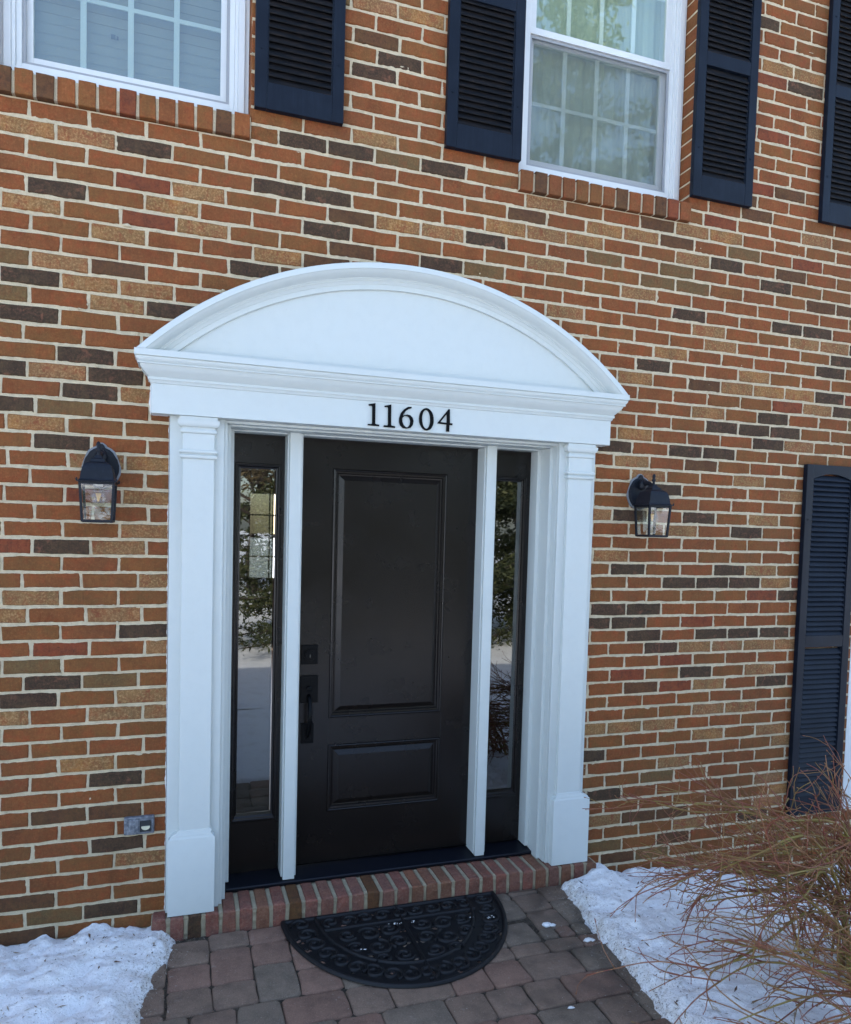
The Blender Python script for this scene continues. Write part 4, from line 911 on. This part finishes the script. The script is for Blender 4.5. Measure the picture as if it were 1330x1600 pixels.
# crumbs of snow on the mat and pavers
cr = MB(); rr = random.Random(4)
def lump(mb, x, y, z, s, r=rr):
    n_ = 6; rings = []
    for k, (h, q) in enumerate(((0, 1), (.5, .85), (.85, .5))):
        rings.append([(x+s*q*math.cos(2*math.pi*i/n_)*r.uniform(.7, 1.3), y+s*q*.7*math.sin(2*math.pi*i/n_)*r.uniform(.7, 1.3), z+s*h*.45) for i in range(n_)])
    mb.loft(rings)
for (x, y, n_) in ((-.03, -.23, 9), (.04, -.232, 5), (.38, -.29, 8), (-.2, -.38, 3), (.3, -.27, 4)):
    for k in range(n_): lump(cr, x+rr.gauss(0, .014), y+rr.gauss(0, .004), .013, rr.uniform(.0015, .0045))
o = cr.build('snow_crumbs', SNOW, smooth=True, stuff=True)
tag(o, 'small white crumbs of snow lying on the black doormat', 'snow')
for lab, x, y, s in (('small white lump of snow on the pavers right of the doormat', .60, -.395, .026), ('small white snow remnant near the right snow bank edge', .715, -.55, .020), ('tiny white crumb of snow low on the pavers beside the doormat', .42, -.92, .011)):
    mb = MB(); lump(mb, x, y, .0, s); lump(mb, x+s*.9, y-s*.3, 0, s*.6); tag(mb.build('snow_lump', SNOW, smooth=True), lab, 'snow')

# ------------------------------------------------------------------ debris
dbm = mat('dry_litter', (.16, .11, .07), .9); _t = NT(dbm); _t.col(_t.ramp(_t.geo.outputs['Random Per Island'], [(0, (.05, .03, .02)), (.35, (.16, .09, .05)), (.6, (.30, .22, .14)), (1, (.48, .44, .38))]))
deb = MB(); r = random.Random(8)
def bit(x, y, z, s):
    a = r.uniform(0, 6.3); l = s*r.uniform(1, 3.5); dx, dy = math.cos(a)*l, math.sin(a)*l; nx_, ny_ = -math.sin(a)*s*.5, math.cos(a)*s*.5; t_ = r.uniform(0, s*.8)
    deb.add([(x-dx-nx_*.3, y-dy-ny_*.3, z+t_*.3), (x+nx_, y+ny_, z+t_), (x+dx, y+dy, z+.001), (x-nx_, y-ny_, z+.001)], [(0, 1, 2, 3)])
for k in range(2600):
    side = r.choice([-1, 1]); y = -r.random()**1.2*2.2-.08; e = edge_x(side, y); q = abs(r.gauss(0, .06)); x = side*(e-q+.01); 
    bit(x, y, .004, r.uniform(.0008, .0028))
for k in range(3800): bit(r.uniform(-1, .95), -.09-1.15*r.random(), .0015, r.uniform(.0005, .0015))
for k in range(4200):
    side = r.choice([-1, 1]); y = -r.random()*2.0-.04; x = side*(edge_x(side, y)+r.random()**1.3*1.3); 
    if noise.noise(Vector((x*4, y*4, 7))) > -.1 or r.random() < .3:
        d, h = snow_h(x, y, side); bit(x, y, h+.002, r.uniform(.0008, .0042) if r.random() < .93 else r.uniform(.005, .009))
o = deb.build('leaf_litter', dbm, stuff=True); tag(o, 'scattered brown leaf crumbs and grit along the snow edges', 'litter')

# ------------------------------------------------------------------ wall lanterns
def lantern(xc, label):
    t = thing('wall_lantern', label, 'wall lamp', (xc, 0, 1.70), 'black coach lanterns either side of the door')
    half = [(2.008, .005), (2.0, .011), (1.993, .014), (1.986, .030), (1.976, .042), (1.965, .048), (1.950, .058), (1.925, .0655), (1.90, .0645), (1.878, .056), (1.866, .048), (1.856, .040), (1.846, .020), (1.838, .006)]
    def shield(o): return [(xc+h+o*(1 if h > .01 else 0), z+o*(1 if z > 1.95 else -1)) for z, h in half]+[(xc-h-o*(1 if h > .01 else 0), z+o*(1 if z > 1.95 else -1)) for z, h in half[::-1]]
    mb = MB(); prism(mb, shield(.006), -.006, .004); mb.build('caulk_pad', mat('grey_caulk', (.20, .21, .22), .6), t)
    mb = MB(); mb.loft([[(x, y, z) for x, z in shield(o)] for o, y in ((0, -.0055), (0, -.014), (-.003, -.018))]); mb.build('backplate', LAMPM, t)
    yc = -.118
    hc = MB(); hc.lathe(xc, -.03, [(1.94, .02), (1.94, .02)][:1]+[(1.945, .021), (1.96, .024), (1.975, .018), (1.985, .008)], 12)
    hc.tube([(xc, -.012, 1.955), (xc, -.035, 1.962), (xc, -.06, 1.966), (xc, -.085, 1.962), (xc, -.104, 1.950), (xc, yc, 1.940)], [.024, .016, .011, .010, .011, .012], 10)
    hc.build('arm', LAMPM, t, smooth=True, autosmooth=50)
    def sq(h, z, c=0): return [(xc-h, yc-h, z), (xc+h, yc-h, z), (xc+h, yc+h, z), (xc-h, yc+h, z)]
    rf = MB(); rf.loft([sq(h, z) for z, h in ((1.852, .070), (1.8555, .070), (1.857, .064), (1.860, .060), (1.864, .0585), (1.885, .0555), (1.905, .051), (1.919, .044), (1.926, .034), (1.929, .027), (1.930, .0265), (1.940, .024), (1.942, .017), (1.948, .013), (1.955, .010))])
    rf.build('roof', LAMPM, t, bevel=.002)
    MB().lathe(xc, yc, [(1.953, .009), (1.962, .006), (1.968, .0055), (1.972, .009), (1.978, .0095), (1.984, .006), (1.988, .0065), (1.996, .0085), (2.003, .006), (2.008, .001)], 12).build('finial', LAMPM, t, smooth=True)
    cg = MB(); ht, hb, zt, zb = .0585, .0505, 1.852, 1.702
    for sx in (-1, 1):
        for sy in (-1, 1):
            q = .0045
            cg.loft([[(xc+sx*h+a*q, yc+sy*h+b*q, z) for a, b in ((-1, -1), (1, -1), (1, 1), (-1, 1))] for h, z in ((ht, zt), (hb, zb))])
            cg.lathe(xc+sx*.068, yc+sy*.068, [(1.855, .004), (1.862, .0035), (1.866, .001)], 6)
    for zz, h in ((1.843, ht-.0005), (zb, hb)):
        for s_ in (-1, 1):
            cg.box(xc-h+.0045, xc+h-.0045, yc+s_*h-.0035, yc+s_*h+.0035, zz, zz+.009); cg.box(xc+s_*h-.0035, xc+s_*h+.0035, yc-h+.0045, yc+h-.0045, zz, zz+.009)
    cg.box(xc-hb, xc+hb, yc-hb, yc+hb, zb-.002, zb+.0005)
    cg.build('cage', LAMPM, t)
    for dx, dy in ((0, -1), (1, 0), (0, 1), (-1, 0)):
        a, b = ht-.005, hb-.005
        if dx == 0: vs = [(xc-a, yc+dy*ht, zt-.002), (xc+a, yc+dy*ht, zt-.002), (xc+b, yc+dy*hb, zb+.006), (xc-b, yc+dy*hb, zb+.006)]
        else: vs = [(xc+dx*ht, yc-a, zt-.002), (xc+dx*ht, yc+a, zt-.002), (xc+dx*hb, yc+b, zb+.006), (xc+dx*hb, yc-b, zb+.006)]
        MB().add(vs, [(0, 1, 2, 3)]).build('pane', LGLASS, t)
    bulb = MB().lathe(xc, yc, [(1.838, .012), (1.832, .013), (1.822, .019), (1.805, .0275), (1.790, .0300), (1.775, .0270), (1.765, .018), (1.760, .005)], 16).build('bulb', LGLASS, t, smooth=True)
    fl = MB()
    for k in range(5):
        a = -.5+k*.25; fl.tube([(xc+math.sin(a)*.018, yc, 1.812), (xc+math.sin(a)*.003, yc, 1.780)], [.0018, .0014], 5)
    fl.build('filament', mat('amber_filament', (.85, .46, .10), .4), bulb)
    MB().lathe(xc, yc, [(1.852, .0165), (1.838, .0165), (1.836, .013)], 14).build('socket', mat('lamp_socket', (.45, .45, .43), .4), t)
    return t
lantern(-1.227, 'black wall lantern left of the white door surround with an amber filament bulb showing')
lantern(1.250, 'black wall lantern right of the white door surround seen corner on')

# ------------------------------------------------------------------ weatherproof outlet
ou = thing('outdoor_outlet', 'weathered grey horizontal outlet cover on the brick low beside the left pilaster', 'outlet', (-1.077, 0, .43))
ALU = mat('weathered_aluminium', (.17, .18, .20), .6, .3); _t = NT(ALU); _t.col(_t.mix(_t.mr(_t.noise(70, 6), .4, .7), (.11, .12, .14), (.30, .31, .33))); _t.bump(_t.noise(160, 4), .4, .001)
MB().box(-1.136, -1.020, -.018, .004, .430, .503).build('cover_plate', ALU, ou, bevel=.004, seg=3)
q = MB().box(-1.118, -1.080, -.024, -.0175, .438, .495).build('hinged_flap', ALU, ou, bevel=.003)
MB().box(-1.107, -1.094, -.0275, -.0235, .440, .480).build('flap_latch', ALU, q, bevel=.002)
q = MB().box(-1.076, -1.034, -.0215, -.0175, .441, .486).build('recess', mat('recess_shadow_metal', (.02, .022, .025), .7), ou)
MB().loft([[(-1.053+.0165*math.cos(a), y, .462+.0125*math.sin(a)) for a in [math.pi*(.93+1.15*k/14) for k in range(15)]] for y in (-.021, -.026)]).build('receptacle', mat('ivory_plastic', (.60, .56, .40), .4), q)
MB().box(-1.080, -1.076, -.026, -.0175, .436, .497).build('hinge', ALU, ou, bevel=.001); MB().box(-1.03, -1.0245, -.024, -.0175, .436, .497).build('hinge', ALU, ou, bevel=.001)

# ------------------------------------------------------------------ bare shrubs
TW = mat('red_brown_twig', (.11, .035, .02), .55); _t = NT(TW)
_t.col(_t.ramp(_t.math('FRACT', _t.math('ADD', _t.geo.outputs['Random Per Island'], _t.noise(3, 3)), 0), [(0, (.22, .054, .030)), (.3, (.23, .092, .030)), (.55, (.25, .155, .038)), (.75, (.22, .048, .030)), (1, (.30, .145, .058))])); _t.bump(_t.noise(200, 4), .3, .001)
ST = mat('olive_stem', (0.0962, 0.0704, 0.0165), .5); _t = NT(ST)
_t.col(_t.mix(_t.mr(_t.noise(9, 4), .38, .66), (.23, .175, .032), (.22, .075, .026))); _t.bump(_t.noise(150, 4), .3, .001)
def shrub(label, base, spread, height, nstem, seed, aim, twigs=6, rb=.10, el0=.45, el1=1.35, extra=()):
    t = thing('bare_shrub', label, 'shrub', base); r = random.Random(seed); tw = MB(); bx, by, bz = base
    def grow(p, d, L, r0, r1, n_, curl, droop):
        pts = [p.copy()]; rad = [r0]; d = d.copy(); w_ = Vector((0, 0, 0))
        for i in range(n_):
            w_ = w_*.6+Vector((r.gauss(0, curl), r.gauss(0, curl), r.gauss(0, curl))); d += w_+Vector((0, 0, -droop)); d.normalize(); p = p+d*(L/n_); pts.append(p.copy()); rad.append(r0+(r1-r0)*(i+1)/n_)
        return pts, rad
    for s_ in range(nstem):
        a = aim+r.gauss(0, spread); el = r.uniform(el0, el1)
        p = Vector((bx+r.gauss(0, rb), by+r.gauss(0, rb), bz))
        d = Vector((math.cos(a)*math.cos(el), math.sin(a)*math.cos(el), math.sin(el)))
        L = height*r.uniform(.9, 1.45); pts, rad = grow(p, d, L, r.uniform(.0065, .011), .0030, 14, .065, .105)
        MB().tube(pts, rad, 6).build('stem', ST, t, smooth=True)
        for k in range(r.randint(twigs-2, twigs+3)):
            i = r.randint(3, 13); q = pts[i]; dd = (pts[min(i+1, 14)]-pts[i-1]).normalized(); dd += Vector((r.gauss(0, .65), r.gauss(0, .65), r.gauss(.05, .33))); dd.normalize()
            L2 = r.uniform(.18, .46)*height; p2, r2 = grow(q, dd, L2, max(.0024, rad[i]*.62), .0015, 9, .11, .03); tw.tube(p2, r2, 5)
            for k2 in range(r.randint(2, 5)):
                i2 = r.randint(2, 8); d3 = (p2[i2+1]-p2[i2]).normalized()+Vector((r.gauss(0, .6), r.gauss(0, .6), r.gauss(0, .4))); d3.normalize()
                p3, r3 = grow(p2[i2], d3, r.uniform(.06, .20), .0019, .0010, 5, .14, 0); tw.tube(p3, r3, 4)
                tw.tube([p3[-1]-(p3[-1]-p3[-2])*.3, p3[-1], p3[-1]+(p3[-1]-p3[-2])*.2], [.0012, .0024, .0008], 4)
    i_seed = .3
    for path_ in extra:
        P = [Vector(q) for q in path_]; pts = []
        for i in range(len(P)-1):
            p0, p1, p2, p3 = P[max(0, i-1)], P[i], P[i+1], P[min(len(P)-1, i+2)]
            for k in range(5):
                u = k/5; pts.append(.5*((2*p1)+(p2-p0)*u+(2*p0-5*p1+4*p2-p3)*u*u+(3*p1-p0-3*p2+p3)*u**3))
        pts.append(P[-1]); n_ = len(pts)
        MB().tube(pts, [(.0050+.0030*(len(path_[0]) and abs(math.sin(i_seed)))) *(1-.72*i/n_) for i in range(n_)], 6).build('stem', ST, t, smooth=True); i_seed += 1.7
        dirn = (P[-1]-P[1]).normalized()
        for k in range(r.randint(twigs-2, twigs+3)):
            i = r.randint(n_//4, n_-2); d3 = (pts[i+1]-pts[i]).normalized()*.8+dirn*.5+Vector((r.gauss(0, .45), r.gauss(0, .45), r.gauss(.02, .22))); d3.normalize()
            p3, r3 = grow(pts[i], d3, r.uniform(.14, .42), .0028, .0013, 8, .085, .012); tw.tube(p3, r3, 5)
            for k2 in range(r.randint(2, 4)):
                i2 = r.randint(1, 7); d4 = (p3[i2+1]-p3[i2]).normalized()+Vector((r.gauss(0, .5), r.gauss(0, .5), r.gauss(.05, .32))); d4.normalize()
                p4, r4 = grow(p3[i2], d4, r.uniform(.05, .17), .0018, .0009, 5, .12, 0); tw.tube(p4, r4, 4)
                tw.tube([p4[-1]-(p4[-1]-p4[-2])*.3, p4[-1], p4[-1]+(p4[-1]-p4[-2])*.2], [.0012, .0024, .0008], 4)
    tw.build('twigs', TW, t, smooth=True, stuff=True)
    return t
def layered(seed, n, bx, by, bz, z0, z1, r0, r1, aim, fan):      # stems that rise, lean over and run out almost level
    r = random.Random(seed); out = []
    for i in range(n):
        a = aim+r.gauss(0, fan); c_, s_ = math.cos(a), math.sin(a); x, y = bx+r.gauss(0, .07), by+r.gauss(0, .07); zt = r.uniform(z0, z1); R_ = r.uniform(r0, r1)
        k = r.uniform(-.10, .07)
        out.append([(x, y, bz), (x+c_*.05, y+s_*.05, bz+(zt-bz)*.55), (x+c_*R_*.35, y+s_*R_*.35, zt-.015+r.gauss(0, .02)), (x+c_*R_*.7+r.gauss(0, .03), y+s_*R_*.7+r.gauss(0, .03), zt+k*.35), (x+c_*R_+r.gauss(0, .04), y+s_*R_+r.gauss(0, .04), zt+k)])
    return out
shrub('tangle of bare olive and red-brown twigs in front of the wall at the lower right', (1.70, -1.02, -.12), .9, .60, 5, 5, math.pi*.95, 8, .1, .6, 1.2,
    extra=layered(31, 30, 1.70, -1.02, -.12, .30, .68, .45, .90, math.pi*1.0, .33)+layered(32, 9, 1.72, -1.0, -.11, .40, .82, .25, .5, math.pi*1.9, .9))
shrub('bare arching shrub nearest the camera in the bottom right corner over the snow', (1.40, -1.50, -.06), .8, .5, 4, 14, math.pi*.95, 7, .1, .4, 1.1,
    extra=layered(41, 17, 1.40, -1.50, -.06, .10, .46, .40, .85, math.pi*.97, .30)+layered(43, 4, 1.38, -1.58, -.06, .35, .5, .3, .7, math.pi*1.25, .3))

# ------------------------------------------------------------------ trees of the yard, seen as reflections in the glass
BARK = mat('grey_bark', (.09, .07, .055), .95); _t = NT(BARK); _t.bump(_t.noise(20, 5), .8, .02)
LFM = mat('olive_needles', (.055, .07, .022), .7); _t = NT(LFM); _t.col(_t.ramp(_t.geo.outputs['Random Per Island'], [(0, (.028, .040, .014)), (.5, (.065, .080, .024)), (1, (.13, .13, .045))]))
LFB = mat('brown_leaves', (.12, .075, .035), .8); _t = NT(LFB); _t.col(_t.ramp(_t.geo.outputs['Random Per Island'], [(0, (.06, .045, .02)), (.5, (.12, .085, .035)), (1, (.19, .14, .07))]))
def tree(label, x, y, H, R, nleaf, seed, kind='evergreen', low=.12, ls=.09):
    t = thing('evergreen_tree' if kind == 'evergreen' else 'bare_tree', label, 'tree', (x, y, -.05)); r = random.Random(seed)
    MB().tube([(x+r.gauss(0, .05)*i, y+r.gauss(0, .05)*i, -.1+H*.95*i/8) for i in range(9)], [H*.018*(1-i/8.6) for i in range(9)], 8).build('trunk', BARK, t, smooth=True)
    br = MB(); lf = MB(); tips = []
    nb = 46 if kind == 'evergreen' else 60
    for i in range(nb):
        u = low+(1-low)*((i+r.random())/nb); z = H*u*.97; a = i*2.4+r.uniform(-.4, .4)
        rr_ = R*((1-u)**.75+.06) if kind == 'evergreen' else R*math.sin(math.pi*min(1, .15+u*.85))**.8
        rise = -.12 if kind == 'evergreen' else .65
        p = Vector((x, y, z)); pts = [p.copy()]; d = Vector((math.cos(a), math.sin(a), rise*.6)).normalized(); L = rr_*r.uniform(.75, 1.15)
        for k in range(6):
            d += Vector((r.gauss(0, .12), r.gauss(0, .12), r.gauss(.03, .1))); d.normalize(); p = p+d*L/6; pts.append(p.copy())
        br.tube(pts, [max(.012, H*.0045*(1-k/6.5)) for k in range(7)], 5)
        for k in range(1, 7): tips.append((pts[k], d, L))
        if kind != 'evergreen':
            for k in range(9):
                q = r.randint(2, 6); d2 = Vector((r.gauss(0, 1), r.gauss(0, 1), r.gauss(.4, .7))).normalized(); p2 = pts[q]; l2 = r.uniform(.3, 1.0)
                m_ = p2+d2*l2*.5+Vector((0, 0, .05)); br.tube([p2, m_, p2+d2*l2+Vector((r.gauss(0, .1), r.gauss(0, .1), .1))], [.012, .008, .004], 4); tips.append((m_, d2, 1))
    for k in range(nleaf):
        c, d, L = r.choice(tips); s_ = ls*r.uniform(.6, 1.5); p = c+Vector((r.gauss(0, .16), r.gauss(0, .16), r.gauss(-.03, .12)))*(.6+H*.04)
        a = Vector((r.gauss(0, 1), r.gauss(0, 1), r.gauss(0, .6))).normalized(); b_ = a.cross(Vector((r.gauss(0, 1), r.gauss(0, 1), r.gauss(0, 1)))).normalized()
        lf.add([p-a*s_, p+b_*s_*.35, p+a*s_, p-b_*s_*.35], [(0, 1, 2, 3)])
    br.build('branch', BARK, t); lf.build('crown', LFM if kind == 'evergreen' else LFB, t)
    return t
tree('dark low evergreen reflected in the middle of the left sidelight', .75, -6.9, 2.6, 1.7, 26000, 1, low=.02, ls=.034)
tree('dark evergreen reflected in the right sidelight', 4.5, -7.3, 4.6, 2.4, 42000, 2, low=.0, ls=.045)
tree('tall bare tree with brown leaves reflected at the top of the left sidelight', .8, -15, 9, 4.2, 16000, 3, 'bare', .2, .07)
tree('tall olive evergreen reflected high in the right upper window', 7.6, -12, 17, 4.6, 22000, 4, low=.1, ls=.085)
tree('wide evergreen reflected beside the bare tree in the left sidelight', -4.8, -17, 9, 4.2, 15000, 6, low=.03, ls=.09)
tree('distant evergreen reflected behind the others in the right sidelight', 14, -22, 13, 5, 12000, 7, low=.03, ls=.12)
tree('distant evergreen reflected behind the bare tree in the left sidelight', 3.4, -24, 11, 5.0, 18000, 8, low=.02, ls=.11)
tree('dark spreading evergreen mirrored softly in the paint of the front door', 2.5, -9.4, 5.2, 2.4, 30000, 9, low=.0, ls=.05)
